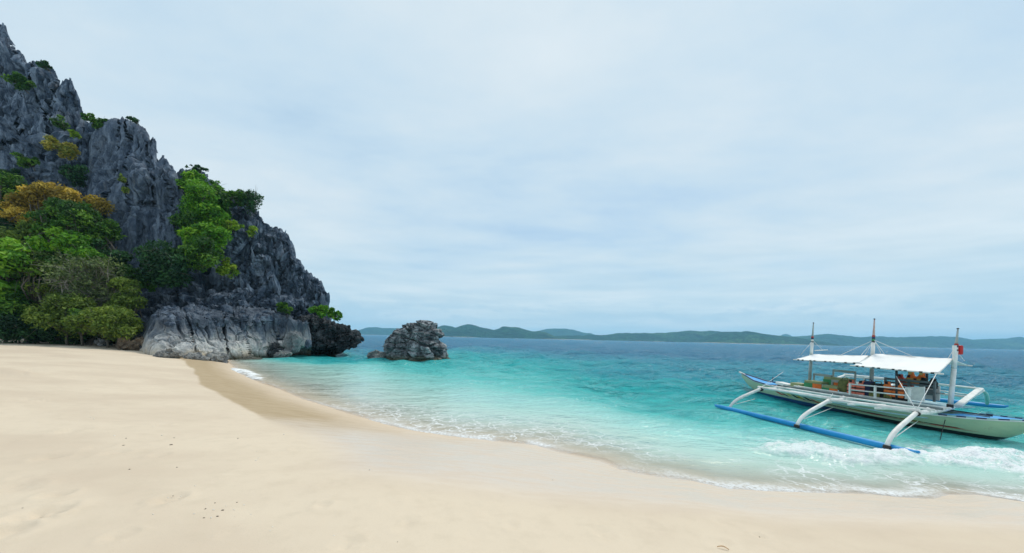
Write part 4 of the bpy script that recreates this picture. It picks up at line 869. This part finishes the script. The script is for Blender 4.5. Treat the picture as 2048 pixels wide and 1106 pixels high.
def zstrake(x0, x1, z0, z1, name, mat, sd=-1):
    q = np.linspace(x0, x1, max(3, int((x1 - x0) / 0.12) + 1)); m_ = MB(); rows = []
    for x in q:
        f = (x - x0) / (x1 - x0); w = math.sin(math.pi * min(1, max(0, f)) ) ** 0.3
        zc = (z0 + z1) / 2; hz_ = (z1 - z0) / 2 * max(0.15, w)
        a = hull_pt(x, zt(x, zc - hz_), sd); b = hull_pt(x, zt(x, zc + hz_), sd); o_ = Vector((0, sd * 0.006, 0)); rows.append([a + o_, b + o_, b - o_, a - o_])
    m_.grid(rows, True); return m_.build(name, mat, hull)
for sd in (-1, 1):
    zstrake(-2.6, 2.75, 0.158, 0.172, 'pinstripe', RED, sd); zstrake(-2.3, 2.4, 0.190, 0.215, 'pinstripe', BLACK, sd)
    for x0, x1 in ((-1.9, -1.45), (1.1, 1.75), (-0.5, 0.1)): zstrake(x0, x1, 0.182, 0.224, 'stripe', YEL, sd)
    for x0, x1 in ((0.2, 0.75), (1.85, 2.5)): zstrake(x0, x1, 0.176, 0.200, 'stripe', RED, sd)
    # flame emblem toward the stern: two black and red barbs and a yellow one
    def barb(pts, mat, sd=sd):
        m_ = MB(); P_ = []
        for x, z in pts: P_.append(hull_pt(x, zt(x, z), sd) + Vector((0, sd * 0.012, 0)))
        m_.add(P_ + [p - Vector((0, sd * 0.02, 0)) for p in P_], [tuple(range(len(P_)))] + [(i, (i + 1) % len(P_), (i + 1) % len(P_) + len(P_), i + len(P_)) for i in range(len(P_))]); m_.build('emblem', mat, hull)
    for x0 in (-3.95, -3.05, -2.4):
        barb([(x0, .30), (x0 + .16, .31), (x0 + .34, .24), (x0 + .62, .21), (x0 + .30, .19), (x0 + .20, .22)], RED if x0 < -3.5 else BLACK); barb([(x0 + .30, .31), (x0 + .42, .29), (x0 + .78, .185), (x0 + .64, .18)], BLACK if x0 < -3 else RED)
    barb([(-2.75, .30), (-2.62, .31), (-2.38, .20), (-2.55, .19)], YEL); barb([(-3.3, .29), (-3.2, .30), (-3.0, .22), (-3.1, .21)], YEL)
# decks
def deck(x0, x1, dz, name, mat, inset=0.02):
    q = np.linspace(x0, x1, 14); m_ = MB()
    top = [[Vector((x, sd * max(0.005, float(hb(x)) - inset), float(hs(x)) + dz)) for sd in (-1, 1)] for x in q]
    rows = [[r_[0], r_[1], r_[1] - Vector((0, 0, .03)), r_[0] - Vector((0, 0, .03))] for r_ in top]; m_.grid(rows, True); return m_.build(name, mat, boat)
deck(-6.45, -4.5, 0.012, 'stern_deck', DBLUE); deck(1.9, 4.25, 0.012, 'bow_deck', DBLUE); deck(-4.5, 1.9, -0.10, 'cabin_floor', FLOOR)
m_ = MB()
for sd in (-1, 1):
    for i, x in enumerate(np.arange(1.95, 4.1, 0.17)):
        a = Vector((x, sd * (float(hb(x)) + .004), float(hs(x)) + .03)); b = Vector((x + .165, sd * (float(hb(x + .165)) + .004), float(hs(x + .165)) + .03))
        mb = MB(); mb.beam(a, b, 0.03, 0.035); mb.build('toe_rail', NAVY if i % 2 else TEAL, boat)
    mb = MB(); mb.tube([Vector((x, sd * (float(hb(x)) + .01), float(hs(x)) + .03)) for x in np.linspace(-6.5, -4.5, 8)], 0.03, 6); mb.build('stern_rail', NAVY, boat, True)
mb = MB(); mb.beam((-6.75, 0, 0.93), (-6.35, 0, 0.82), .07, .06); mb.build('stem_head', WHITE, boat)

# floats, curved arms and crossbeams
f0, f1 = UZ(1430, 811, 0.10), UZ(1839, 909, 0.11)
def float_tube(a, b, name='float'):
    pts = [a + (b - a) * t for t in (0, .012, .05, .5, .93, .985, 1)]; pts[0].z += .03; pts[-1].z += .06; pts[-2].z += .02
    m_ = MB(); m_.tube(pts, [.03, .055, .072, .080, .080, .055, .025], 12); return m_.build(name, BLUE, boat, True)
float_tube(f0, f1)
g1 = UZ(2017, 815, 0.34); dirf = (f1 - f0); g0 = g1 - Vector((dirf.x, dirf.y, 0)) * 1.0; g0.z = .22
float_tube(g0, g1)
K = [UZ(1522, 777, .86), UZ(1659, 800, .86), UZ(1833, 825, .86)]
FT = [UZ(1459, 817, .10), UZ(1593, 853, .12), UZ(1773, 895, .12)]
MBASE = [UB(1618, 774, 0), UB(1741, 793, 0), UB(1900, 815, 0)]
FARK = []; FARE = []
for i in range(3):
    k, f, mbs = K[i], FT[i], MBASE[i]
    c1 = f + Vector((0.05, 0.35 * (k.y - f.y), 0.62)); pts = []
    for t in np.linspace(0, 1, 12): pts.append((1 - t) ** 3 * f + 3 * (1 - t) ** 2 * t * (f + (k - f) * 0.12 + Vector((0, 0, .30))) + 3 * (1 - t) * t ** 2 * (k + (f - k) * 0.42 + Vector((0, 0, .06))) + t ** 3 * k)
    m_ = MB(); m_.tube(pts, [.048] * 3 + [.053] * 9, 10); m_.build('outrigger_arm', WHITE, boat, True)
    m_ = MB(); m_.tube([f + Vector((0, 0, -.03)), f + Vector((0, .02, .05))], [.075, .07], 10); m_.build('lashing', BROPE, boat, True)
    fk = UB(1965, 781, 4.0) if i == 2 else mbs * 2 - k
    if i == 2: fk = UZ(1965, 781, 1.0)
    else: fk.z = 1.0
    FARK.append(fk)
    mid = Vector(mbs); mid.z = .64
    qs = [k + (mid - k) * t for t in (0, .3, .6)] + [mid] + [mid + (fk - mid) * t for t in (.33, .66, 1)]
    for q_, dz in zip(qs, (0, -.03, -.03, 0, -.02, -.01, 0)): q_.z += dz
    m_ = MB(); m_.tube(qs, .055, 10); m_.build('crossbeam', WHITE, boat, True)
    fe = UZ(1974, 808, .40) if i == 2 else None
    if fe is None: t = (fk.x - g0.x) / (g1.x - g0.x); fe = g0 + (g1 - g0) * t; fe.y += .0
    m_ = MB(); m_.tube([fk, fk + (fe - fk) * .35 + Vector((0, .10, .05)), fk + (fe - fk) * .75 + Vector((0, .07, .04)), fe], [.05, .05, .06, .045], 8); m_.build('outrigger_arm', TEAL, boat, True)
m_ = MB(); a, b = MBASE[2] + Vector((0, .3, .06)), FARK[2] + Vector((0, -.1, .06)); m_.beam(a, b, .16, .05); m_.build('beam_plank', WHITE, boat)
# long poles lashed over the crossbeams
def pole(a, b, r, name, mat, n=8, sag=0.0):
    m_ = MB(); m_.tube([a, (a + b) / 2 + Vector((0, 0, -sag)), b], r, n); return m_.build(name, mat, boat, True)
pole(K[0] + Vector((-.15, .02, .03)), K[1] + Vector((0, .02, .05)), .045, 'long_pole', WHITE); pole(K[1], K[2] + Vector((.05, .02, .05)), .05, 'long_pole', WHITE)
def onbeam(i, t): 
    k, mid = K[i], Vector((MBASE[i].x, MBASE[i].y, .64)); p = k + (mid - k) * t; p.z += .06; return p
for t, mat_, r in ((.28, WHITE, .03), (.52, GREYW, .035), (.75, WHITE, .028)):
    pole(onbeam(0, t) + Vector((-.2, 0, 0)), onbeam(1, t), r, 'long_pole', mat_); pole(onbeam(1, t), onbeam(2, t) + Vector((.15, 0, 0)), r, 'long_pole', mat_)
for s_ in (.3, .62):
    a = K[1] + (K[2] - K[1]) * s_; pole(a + Vector((0, -.15, -.03)), a + Vector((.25, .75, .0)), .03, 'cross_stick', WHITE)
for i in (0, 1):
    a = Vector((FARK[i].x, FARK[i].y, FARK[i].z + .05)); b = Vector((FARK[i + 1].x, FARK[i + 1].y, FARK[i + 1].z + .05))
    pole(a, b, .045, 'long_pole', WHITE); 
    pole(MBASE[i] + (FARK[i] - MBASE[i]) * .5 + Vector((0, 0, .05)), MBASE[i + 1] + (FARK[i + 1] - MBASE[i + 1]) * .5 + Vector((0, 0, .05)), .035, 'long_pole', WHITE)
# slatted side decking over the beams
for j, yb in enumerate(np.arange(-1.15, -0.54, 0.21)):
    m_ = MB(); m_.beam((MBASE[0].x - .5 - .1 * j, yb, .60), (MBASE[1].x + .9, yb, .60), .11, .03); m_.build('deck_plank', GREYW, boat)
for j, yb in enumerate(np.arange(0.56, 1.5, 0.15)):
    m_ = MB(); m_.beam((MBASE[0].x - .5, yb, .60), (MBASE[2].x - .35, yb, .60), .13, .03); m_.build('deck_plank', FLOOR, boat)
for j, yb in enumerate(np.arange(-0.45, 0.5, 0.15)):
    m_ = MB(); m_.beam((MBASE[1].x - .2, yb, .57), (MBASE[2].x - .3, yb, .57), .14, .03); m_.build('deck_plank', FLOOR, boat)
m_ = MB(); m_.beam((MBASE[0].x - 1.5, 0, .66), (MBASE[0].x - .75, -.1, .62), .35, .12); m_.build('engine_cover', WHITE, boat, bevel=.02)

for i in range(3):
    for t_ in (0.0, .28, .75):
        p = K[i] if t_ == 0 else onbeam(i, t_); d_ = Vector((MBASE[i].x - K[i].x, MBASE[i].y - K[i].y, 0)).normalized() * .05
        m_ = MB(); m_.tube([p - d_ + Vector((0, 0, -.03)), p + d_ + Vector((0, 0, -.03))], .072, 8); m_.build('lashing', ROPE if i % 2 else BROPE if t_ == 0 else ROPE, boat, True)
    p = Vector(MBASE[i]); m_ = MB(); m_.tube([p + Vector((0, 0, .0)), p + Vector((0, 0, .10))], .075, 8); m_.build('lashing', BROPE, boat, True)
# masts with banded heads
MT = [UB(1627, 645, 0), UB(1749, 637, 0), UB(1916, 656, 0)]
for i in range(3):
    a, b = Vector(MBASE[i]), Vector(MT[i]); a.z -= .05; d = b - a; cut = .70 if i < 2 else .72
    low = .50 if i < 2 else .5
    m_ = MB(); m_.tube([a, a + d * low], [.060, .056], 10); mast = m_.build('mast', GREYP if i < 2 else WHITE, boat, True)
    m_ = MB(); m_.tube([a + d * low, a + d * cut], [.056, .052], 10); m_.build('mast_head', WHITE, mast, True)
    for t0, t1, mt in ((cut, cut + .02, BLACK), (cut + .02, cut + .045, GREENP if i == 1 else WHITE), (cut + .045, cut + .07, NAVY), (cut + .07, cut + .09, RED)):
        m_ = MB(); m_.tube([a + d * t0, a + d * t1], [.046, .044], 8); m_.build('band', mt, mast, True)
    m_ = MB(); m_.tube([a + d * (cut + .09), a + d * .90, a + d * .99], [.036, .026, .018], 8); m_.build('mast_tip', paint('faded_red', (.52, .36, .33), .6, .15) if i == 1 else GREYP, mast, True)
    m_ = MB(); m_.tube([a + d * .99, a + d], [.035, .02], 8); m_.build('mast_cap', BLACK, mast, True)
lp = UB(1921, 700, .12); m_ = MB(); m_.tube([lp + Vector((0, 0, -.14)), lp + Vector((0, 0, -.11)), lp + Vector((0, 0, .11)), lp + Vector((0, 0, .14))], [.04, .055, .055, .035], 10); m_.build('red_lamp', paint('red_glass', (.5, .02, .02), .25, .05), boat, True)
lp = UB(1909, 700, -.10); m_ = MB(); m_.beam(lp + Vector((0, 0, -.2)), lp + Vector((0, 0, .14)), .09, .05, (1, 0, 0)); m_.build('lamp_board', WHITE, boat)

# two tent-like awnings on a ridge pole
def awning(ridge0, ridge1, eave0, eave1, far0, far1):
    aw = MB(); rows = []
    for t in np.linspace(0, 1, 17):
        r_ = ridge0.lerp(ridge1, t); e_ = eave0.lerp(eave1, t); f_ = far0.lerp(far1, t); row = []
        sag = -0.05 * math.sin(math.pi * t)
        for s2 in np.linspace(0, 1, 7): p = e_.lerp(r_, s2); p.z += sag * 0.6 - 0.05 * math.sin(math.pi * s2) * 0.6; row.append(p)
        for s2 in np.linspace(0, 1, 7)[1:]: p = r_.lerp(f_, s2); p.z += sag * 0.6 - 0.05 * math.sin(math.pi * s2) * 0.6; row.append(p)
        rows.append(row)
    for i_, r_ in enumerate(rows):
        for j_, p in enumerate(r_): p.z += 0.016 * math.sin(i_ * 1.9 + j_ * .7) * math.sin(j_ * 1.3 + i_ * .35)
    aw.grid(rows); aw.grid([[p - Vector((0, 0, .012)) for p in r_] for r_ in rows])
    o_ = aw.build('awning', CLOTH, boat, True)
    for a, b, nm in ((eave0, eave1, 'eave_pole'), (far0, far1, 'eave_pole'), (ridge0, ridge1, 'ridge_pole')):
        d = (b - a).normalized(); m_ = MB(); m_.tube([a - d * .12 - Vector((0, 0, .03)), b + d * .12 - Vector((0, 0, .03))], .022, 6); m_.build(nm, WHITE, o_, True)
    for a, b in ((eave0, ridge0), (eave1, ridge1), (ridge0, far0), (ridge1, far1)):
        m_ = MB(); m_.tube([a - Vector((0, 0, .03)), b - Vector((0, 0, .03))], .018, 6); m_.build('rafter', WHITE, o_, True)
    # dark lashings along the near eave
    for t in (.05, .13, .27, .34, .52, .60, .66, .83, .95):
        p = eave0.lerp(eave1, t); m_ = MB(); d = (eave1 - eave0).normalized() * .04; m_.tube([p - d - Vector((0, 0, .03)), p + d - Vector((0, 0, .03))], .0245, 6); m_.build('lashing', BLACK if int(t * 100) % 3 else GREYW, o_, True)
    return o_
rA0, rA1 = UB(1626, 708, 0), UB(1736, 711, 0); eA0, eA1 = UB(1592, 718, -1.25), UB(1716, 725, -1.25)
awning(rA0, rA1, eA0, eA1, Vector((rA0.x, 1.2, rA0.z - .10)), Vector((rA1.x, 1.2, rA1.z - .12)))
rB0, rB1 = UB(1749, 707, 0), UB(1904, 717, 0); eB0, eB1 = UB(1708, 730, -1.45), UB(1876, 745, -1.45)
fB1 = UB(1934, 729, 1.15)
awning(rB0, rB1, eB0, eB1, Vector((rB0.x + .15, 1.15, fB1.z + .06)), fB1)
pole(UB(1655, 700, 1.3), UB(1630, 701, .1), .02, 'ridge_pole', WHITE)
# dark props under the forward awning
for (x, yt, yb, b) in ((1793, 738, 799, -1.1), (1854, 744, 775, .75)):
    t_, b_ = UB(x, yt, b), UB(x, yb, b); m_ = MB(); m_.tube([t_ + Vector((0, 0, .03)), b_], .03, 8); m_.build('awning_post', DARKP, boat, True)

# railings
def rail(a, b, r=.018, mat=WHITE, nm='rail'): return pole(a, b, r, nm, mat, 8)
nr0, nr1 = UB(1698, 768, -1.12), UB(1822, 779, -1.12)
for dz in (0, -.20, -.42): rail(nr0 + Vector((0, 0, dz)), nr1 + Vector((0, 0, dz)), .022)
for t in (0.02, .46, .98): p = nr0.lerp(nr1, t); m_ = MB(); m_.beam(p + Vector((0, 0, .03)), p + Vector((0, 0, -.50)), .05, .05, (1, 0, 0)); m_.build('rail_post', WHITE, boat)
fr0, fr1 = UB(1872, 767, 1.35), FARK[2] + Vector((-.05, 0, .06))
rail(fr0, fr1, .022); rail(fr0 + Vector((0, 0, -.22)), UB(1946, 791, 2.6), .02)
m_ = MB(); m_.beam(fr0 + Vector((0, 0, .03)), fr0 + Vector((0, 0, -.5)), .045, .045, (1, 0, 0)); m_.build('rail_post', WHITE, boat)
fl0, fl1 = UB(1690, 753, 1.3), UB(1770, 759, 1.3); rail(fl0, fl1, .022); rail(fl0 + Vector((0, 0, -.2)), fl1 + Vector((0, 0, -.2)), .02)
for t in (0, .5, 1): p = fl0.lerp(fl1, t); m_ = MB(); m_.beam(p + Vector((0, 0, .02)), p + Vector((0, 0, -.5)), .04, .04, (1, 0, 0)); m_.build('rail_post', WHITE, boat)
# two white side boards by the gangway
def board(c, b, w, h, name='side_board'):
    m_ = MB(); a = c + Vector((-w / 2, 0, -h / 2)); q = [a, a + Vector((w, .06, 0)), a + Vector((w, .06, h * 1.08)), a + Vector((0, 0, h * .92))]; m_.hexa(q, (0, .03, 0)); o_ = m_.build(name, WHITE, boat, bevel=.006)
    return o_
b1 = UB(1827, 787, -.75); board(b1, -.75, .46, .42); b2 = UB(1863, 786, .85); board(b2, .85, .34, .46)
# slatted bench across the boat, seen from behind
bb0, bb1 = UB(1769, 757, .55), UB(1869, 766, .55)
bench = empty('bench', (0, 0, 0)); bench.parent = boat
for dz in (0.0, -.12, -.27, -.38):
    m_ = MB(); m_.beam(bb0 + Vector((0, 0, dz)), bb1 + Vector((0, 0, dz)), .03, .075); m_.build('slat', GREYW, bench)
for t in (.01, .5, .99): p = bb0.lerp(bb1, t); m_ = MB(); m_.beam(p + Vector((0, .03, .05)), p + Vector((0, .03, -.62)), .05, .05, (1, 0, 0)); m_.build('leg', GREYW, bench)
for j in range(3): m_ = MB(); m_.beam(bb0 + Vector((0, .15 + .11 * j, -.34)), bb1 + Vector((0, .15 + .11 * j, -.34)), .09, .03); m_.build('seat_slat', GREYW, bench)
# seats aft: open grey frames, olive lids and painted panels
def seat(px, py, b, w=.55, h=.30):
    o_ = empty('seat', (0, 0, 0)); o_.parent = boat; c = UB(px, py, b)
    for dx in (-w / 2, w / 2): m_ = MB(); m_.beam(c + Vector((dx, 0, -.42)), c + Vector((dx, 0, h / 2)), .05, .04, (1, 0, 0)); m_.build('back_post', GREYP, o_)
    m_ = MB(); m_.beam(c + Vector((-w / 2 - .02, 0, h / 2)), c + Vector((w / 2 + .02, 0, h / 2)), .05, .09); m_.build('back_rail', GREYP, o_)
    m_ = MB(); m_.beam(c + Vector((-w / 2, -.24, -.16)), c + Vector((w / 2, -.24, -.16)), .44, .10); m_.build('seat_box', OLIVE, o_, bevel=.012)
    m_ = MB(); m_.beam(c + Vector((-w / 2, -.46, -.32)), c + Vector((0, -.46, -.32)), .04, .22); m_.build('front_panel', GREENP, o_)
    m_ = MB(); m_.beam(c + Vector((0.01, -.46, -.32)), c + Vector((w / 2, -.46, -.32)), .04, .22); m_.build('front_panel', ORANGE, o_)
seat(1645, 757, .1, .75, .28); seat(1688, 750, .45, .85, .30); seat(1680, 766, -.2, .6, .1)
m_ = MB(); c = UB(1600, 768, -.05); m_.beam(c + Vector((-.28, 0, -.07)), c + Vector((.28, 0, -.07)), .4, .22); m_.build('locker', OLIVE, boat, bevel=.015)
# rigging
def line(a, b, r=.0075, mat=ROPE, nm='stay'): pole(a, b, r, nm, mat, 5, .0)
md = UB(1748, 680, 0)
for (x, y, b) in ((1682, 709.5, 0), (1722, 710.5, .3), (1729, 711, -.3), (1762, 707, .3), (1769, 708, -.3), (1824, 712, 0)): line(md, UB(x, y, b))
ml = UB(1626, 681, 0); line(ml, UB(1600, 711, -.5)); line(ml, UB(1645, 700, .8))
mr = UB(1909, 697, 0); line(mr, UB(1896, 717, -.1)); line(mr, UB(1929, 722, .8))
line(K[2] + Vector((0, 0, .05)), UB(1792, 752, -1.3), .009); line(K[2] + Vector((0, 0, .05)), UB(1873, 747, -1.45), .009)
line(K[1] + Vector((0, 0, .05)), UB(1668, 784, -1.0), .009); line(K[0] + Vector((0, 0, .05)), UB(1566, 744, -.3), .008); line(K[0] + Vector((0, 0, .05)), UB(1545, 764, -.1), .008)
for i, (x0, y0, x1, y1) in enumerate(((1473, 808, 1513, 797), (1608, 838, 1676, 811), (1791, 874, 1839, 840))): line(UZ(x0, y0, .35), UB(x1, y1, -.5), .011)
line(UB(1892, 833, -.55), UZ(1880, 880, 0.0), .009, BROPE, 'anchor_line')
pole(UB(1900, 820, -.2), UB(1985, 832, -.15), .018, 'boat_hook', BLACK); pole(UB(1895, 822, -.3), UB(1980, 834, -.25), .016, 'boat_hook', GREYW)
line(FARK[2], UB(1925, 760, .3), .006)
m_ = MB(); c = UB(1545, 765, 0.0); m_.tube([c, c + Vector((.02, 0, .28))], .02, 6); m_.build('mooring_post', NAVY, boat, True)

# ------------------------------------------------------------------ things carried on the boat
def vest(px, py, b, w, h, mat, label, strap=BLACKC, rot=0.0, group='life jackets on the boat'):
    c = BM @ UB(px, py, b); root = empty('life_jacket', c, bang + rot); tag(root, label, 'life jacket', group)
    for sd in (-1, 1):      # two front panels with a shoulder each, leaving the neck open
        m_ = MB(); q = [(sd * .015 * w, 0, -h / 2), (sd * .5 * w, 0, -h / 2), (sd * .5 * w, 0, .12 * h), (sd * .40 * w, 0, .30 * h), (sd * .42 * w, 0, .5 * h), (sd * .20 * w, 0, .5 * h), (sd * .14 * w, 0, .26 * h), (sd * .015 * w, 0, .14 * h)]
        k = len(q); P_ = [Vector(p) + Vector((0, -.045, 0)) for p in q] + [Vector(p) + Vector((0, .045, 0)) for p in q]
        m_.add(P_, [tuple(range(k)), tuple(range(k, 2 * k))[::-1]] + [(i, (i + 1) % k, (i + 1) % k + k, i + k) for i in range(k)]); m_.build('panel', mat, root, bevel=.012)
        m_ = MB(); m_.hexa([(sd * .21 * w, -.053, .5 * h), (sd * .38 * w, -.053, .5 * h), (sd * .36 * w, -.053, .33 * h), (sd * .20 * w, -.053, .33 * h)], (0, .106, 0)); m_.build('shoulder', strap, root)
    for zz_ in (-.30, -.05): m_ = MB(); m_.hexa([(-.51 * w, -.055, zz_ * h), (.51 * w, -.055, zz_ * h), (.51 * w, -.055, zz_ * h + .035), (-.51 * w, -.055, zz_ * h + .035)], (0, .11, 0)); m_.build('strap', strap, root)
    m_ = MB(); m_.hexa([(-.04, -.066, -.05 * h - .005), (.04, -.066, -.05 * h - .005), (.04, -.066, -.05 * h + .042), (-.04, -.066, -.05 * h + .042)], (0, .012, 0)); m_.build('buckle', BLACK, root)
    return root
vest(1713, 775, -.85, .58, .52, SALMON, 'salmon life jacket with black straps standing behind the near rail', BLACKC)
vest(1786, 779, -.75, .56, .48, ORANGE, 'bright orange life jacket between the dark bag and the dark post', BLACKC)
vest(1810, 761, .70, .48, .42, REDC, 'dark red life jacket hanging over the slatted bench, left one', BLACKC)
vest(1833, 758, .70, .52, .46, ORANGE, 'orange and black life jacket with yellow shoulders over the bench', YELC)
vest(1857, 766, .68, .44, .34, BLACKC, 'black life jacket at the right end of the slatted bench', BLACKC)
def bag(px, py, b, w, h, d, mat, label, trim, seed):
    r = np.random.default_rng(seed); c = BM @ UB(px, py, b); root = empty('bag', c, bang); tag(root, label, 'bag', 'bags piled behind the near rail')
    m_ = MB(); rows = []
    for z_ in np.linspace(-1, 1, 9):
        row = []
        for a in np.linspace(0, 2 * math.pi, 20, endpoint=False):
            ca_, sa_ = math.cos(a), math.sin(a); k = (1 - abs(z_) ** 4 * .25) * (1 + .05 * r.normal())
            row.append(Vector((w / 2 * k * np.sign(ca_) * abs(ca_) ** .5, d / 2 * k * np.sign(sa_) * abs(sa_) ** .5, h / 2 * z_ * (1 + .03 * r.normal()))))
        rows.append(row)
    m_.grid(rows, True); m_.add(rows[0], [tuple(range(20))[::-1]]); m_.add(rows[-1], [tuple(range(20))]); m_.build('body', mat, root, True)
    m_ = MB(); m_.tube([Vector((-.12, 0, h / 2 - .02)), Vector((-.09, 0, h / 2 + .07)), Vector((.09, 0, h / 2 + .07)), Vector((.12, 0, h / 2 - .02))], .014, 6); m_.build('handle', trim, root, True)
    m_ = MB(); m_.hexa([(-.36 * w, -d / 2 - .012, -.35 * h), (.36 * w, -d / 2 - .012, -.35 * h), (.34 * w, -d / 2 - .012, .05 * h), (-.34 * w, -d / 2 - .012, .05 * h)], (0, .04, 0)); m_.build('pocket', trim, root, bevel=.01)
    return root
bag(1736, 780, -.72, .44, .62, .3, NAVYC, 'navy blue bag beside the salmon life jacket', NAVYC, 1)
bag(1756, 785, -.72, .46, .60, .3, BLACKC, 'black bag with an olive pocket right of the navy bag', CAMO, 2)
bag(1776, 796, -.66, .40, .34, .3, CAMO, 'small olive bag in front of the black bag', BLACKC, 3)
bag(1800, 796, -.60, .42, .36, .3, BLACKC, 'dark bag on the deck at the foot of the dark post', BLACKC, 4)
bag(1690, 772, -.4, .36, .46, .3, CAMO, 'olive green bag left of the salmon life jacket', CAMO, 5)

# ------------------------------------------------------------------ shells, stones and scraps on the sand
M_SH = paint('shell_white', (.75, .70, .62), .5, .12, 30); M_ST = paint('dark_pebble', (.22, .18, .14), .8, .2, 30); M_TW = paint('dry_wood', (.42, .25, .12), .8, .25, 30)
def scrap_mesh(seed, mat, flat):
    bm = bmesh.new(); bmesh.ops.create_icosphere(bm, subdivisions=2, radius=1.0); r = random.Random(seed)
    o_ = Vector((r.uniform(0, 9), r.uniform(0, 9), r.uniform(0, 9)))
    for v in bm.verts:
        k = 1 + .35 * math.sin(v.co.x * 3 + o_.x) * math.cos(v.co.y * 2.6 + o_.y); v.co = Vector((v.co.x * k, v.co.y * k * .65, v.co.z * flat * k))
    me = bpy.data.meshes.new('pebble'); bm.to_mesh(me); bm.free(); me.materials.append(mat); me.polygons.foreach_set('use_smooth', [True] * len(me.polygons)); return me
ms = {k: [scrap_mesh(i + 10 * j, m__, fl) for i in range(3)] for j, (k, m__, fl) in enumerate((('shell', M_SH, .35), ('pebble', M_ST, .6), ('coral_chip', M_SH, .5)))}
ADJ = {'shell': 'small white shell', 'pebble': 'tiny dark pebble', 'coral_chip': 'little pale coral chip'}
ORD = ['leftmost', 'second from the left', 'third from the left', 'fourth from the left', 'fifth from the left', 'sixth from the left', 'seventh from the left']
def zone(px, py):
    if 380 < px < 510 and py > 1000: return 'in the low chip scatter'
    if 220 < px < 360 and py < 900: return 'on the upslope sand'
    if px >= 700: return 'far out on the right'
    if px > 380 and py < 930: return 'beside the damp sand'
    if py < 980: return 'on the middle sand'
    if px < 370: return 'on the near left sand'
    return 'just right of the chip scatter'
rr = random.Random(3); rank = {}
spots = [(412, 1008, 'shell'), (430, 1006, 'pebble'), (474, 1005, 'pebble'), (488, 1010, 'shell'), (411, 1018, 'pebble'), (445, 1021, 'pebble'), (427, 1020, 'coral_chip'), (468, 1020, 'coral_chip'), (502, 1029, 'shell'), (408, 1036, 'pebble'), (435, 1033, 'pebble'), (422, 1036, 'coral_chip'), (470, 1033, 'shell'), (388, 1028, 'coral_chip'),
         (452, 1012, 'coral_chip'), (476, 877, 'pebble'), (348, 876, 'pebble'), (342, 890, 'pebble'), (252, 877, 'pebble'), (247, 891, 'pebble'), (229, 872, 'shell'), (324, 871, 'shell'), (514, 903, 'shell'), (517, 916, 'shell'), (512, 921, 'shell'), (568, 869, 'coral_chip'), (45, 1017, 'pebble'), (336, 996, 'coral_chip'), (346, 992, 'pebble'), (306, 1029, 'coral_chip'),
         (259, 939, 'pebble'), (354, 935, 'pebble'), (390, 972, 'coral_chip'), (545, 1054, 'shell'), (668, 1072, 'coral_chip'), (540, 1062, 'coral_chip'), (795, 1084, 'pebble'), (1519, 1074, 'pebble'), (740, 940, 'shell'), (182, 835, 'shell'), (188, 838, 'shell'), (307, 853, 'coral_chip'), (1105, 960, 'coral_chip'), (362, 993, 'shell')]
for px, py, k in sorted(spots):
    p = hit(px, py); o_ = bpy.data.objects.new(k, rr.choice(ms[k])); link(o_); dist = p.y / F
    sz = dist * rr.uniform(1.2, 2.3); o_.location = (p.x, p.y, p.z + sz * .25); o_.scale = (sz, sz, sz); o_.rotation_euler = (rr.gauss(0, .2), rr.gauss(0, .2), rr.uniform(0, 6.28)); rank[k, zone(px, py)] = rank.get((k, zone(px, py)), -1) + 1; n_of = sum(1 for q in spots if q[2] == k and zone(q[0], q[1]) == zone(px, py))
    tag(o_, ADJ[k] + ' ' + zone(px, py) + (', ' + ORD[rank[k, zone(px, py)]] if n_of > 1 else ''), 'shell' if k == 'shell' else 'pebble' if k == 'pebble' else 'coral chip', k.replace('_', ' ') + 's scattered on the sand')
p = hit(1446, 1099); m_ = MB(); rows = []
for t in np.linspace(0, 1, 7):
    w = .010 * math.sin(math.pi * (.08 + .84 * t)); c = Vector((-.05 + .10 * t, .012 * math.sin(t * 3), .012 + .012 * math.sin(math.pi * t))); rows.append([c + Vector((0, -w, .003)), c + Vector((0, 0, .002)), c + Vector((0, w, .003)), c + Vector((0, 0, -.004))])
m_.grid(rows, True); o_ = m_.build('dry_leaf', M_TW, None, True); o_.location = p; o_.rotation_euler = (0, 0, -.5); tag(o_, 'curled brown dry leaf on the sand at the bottom edge', 'leaf')
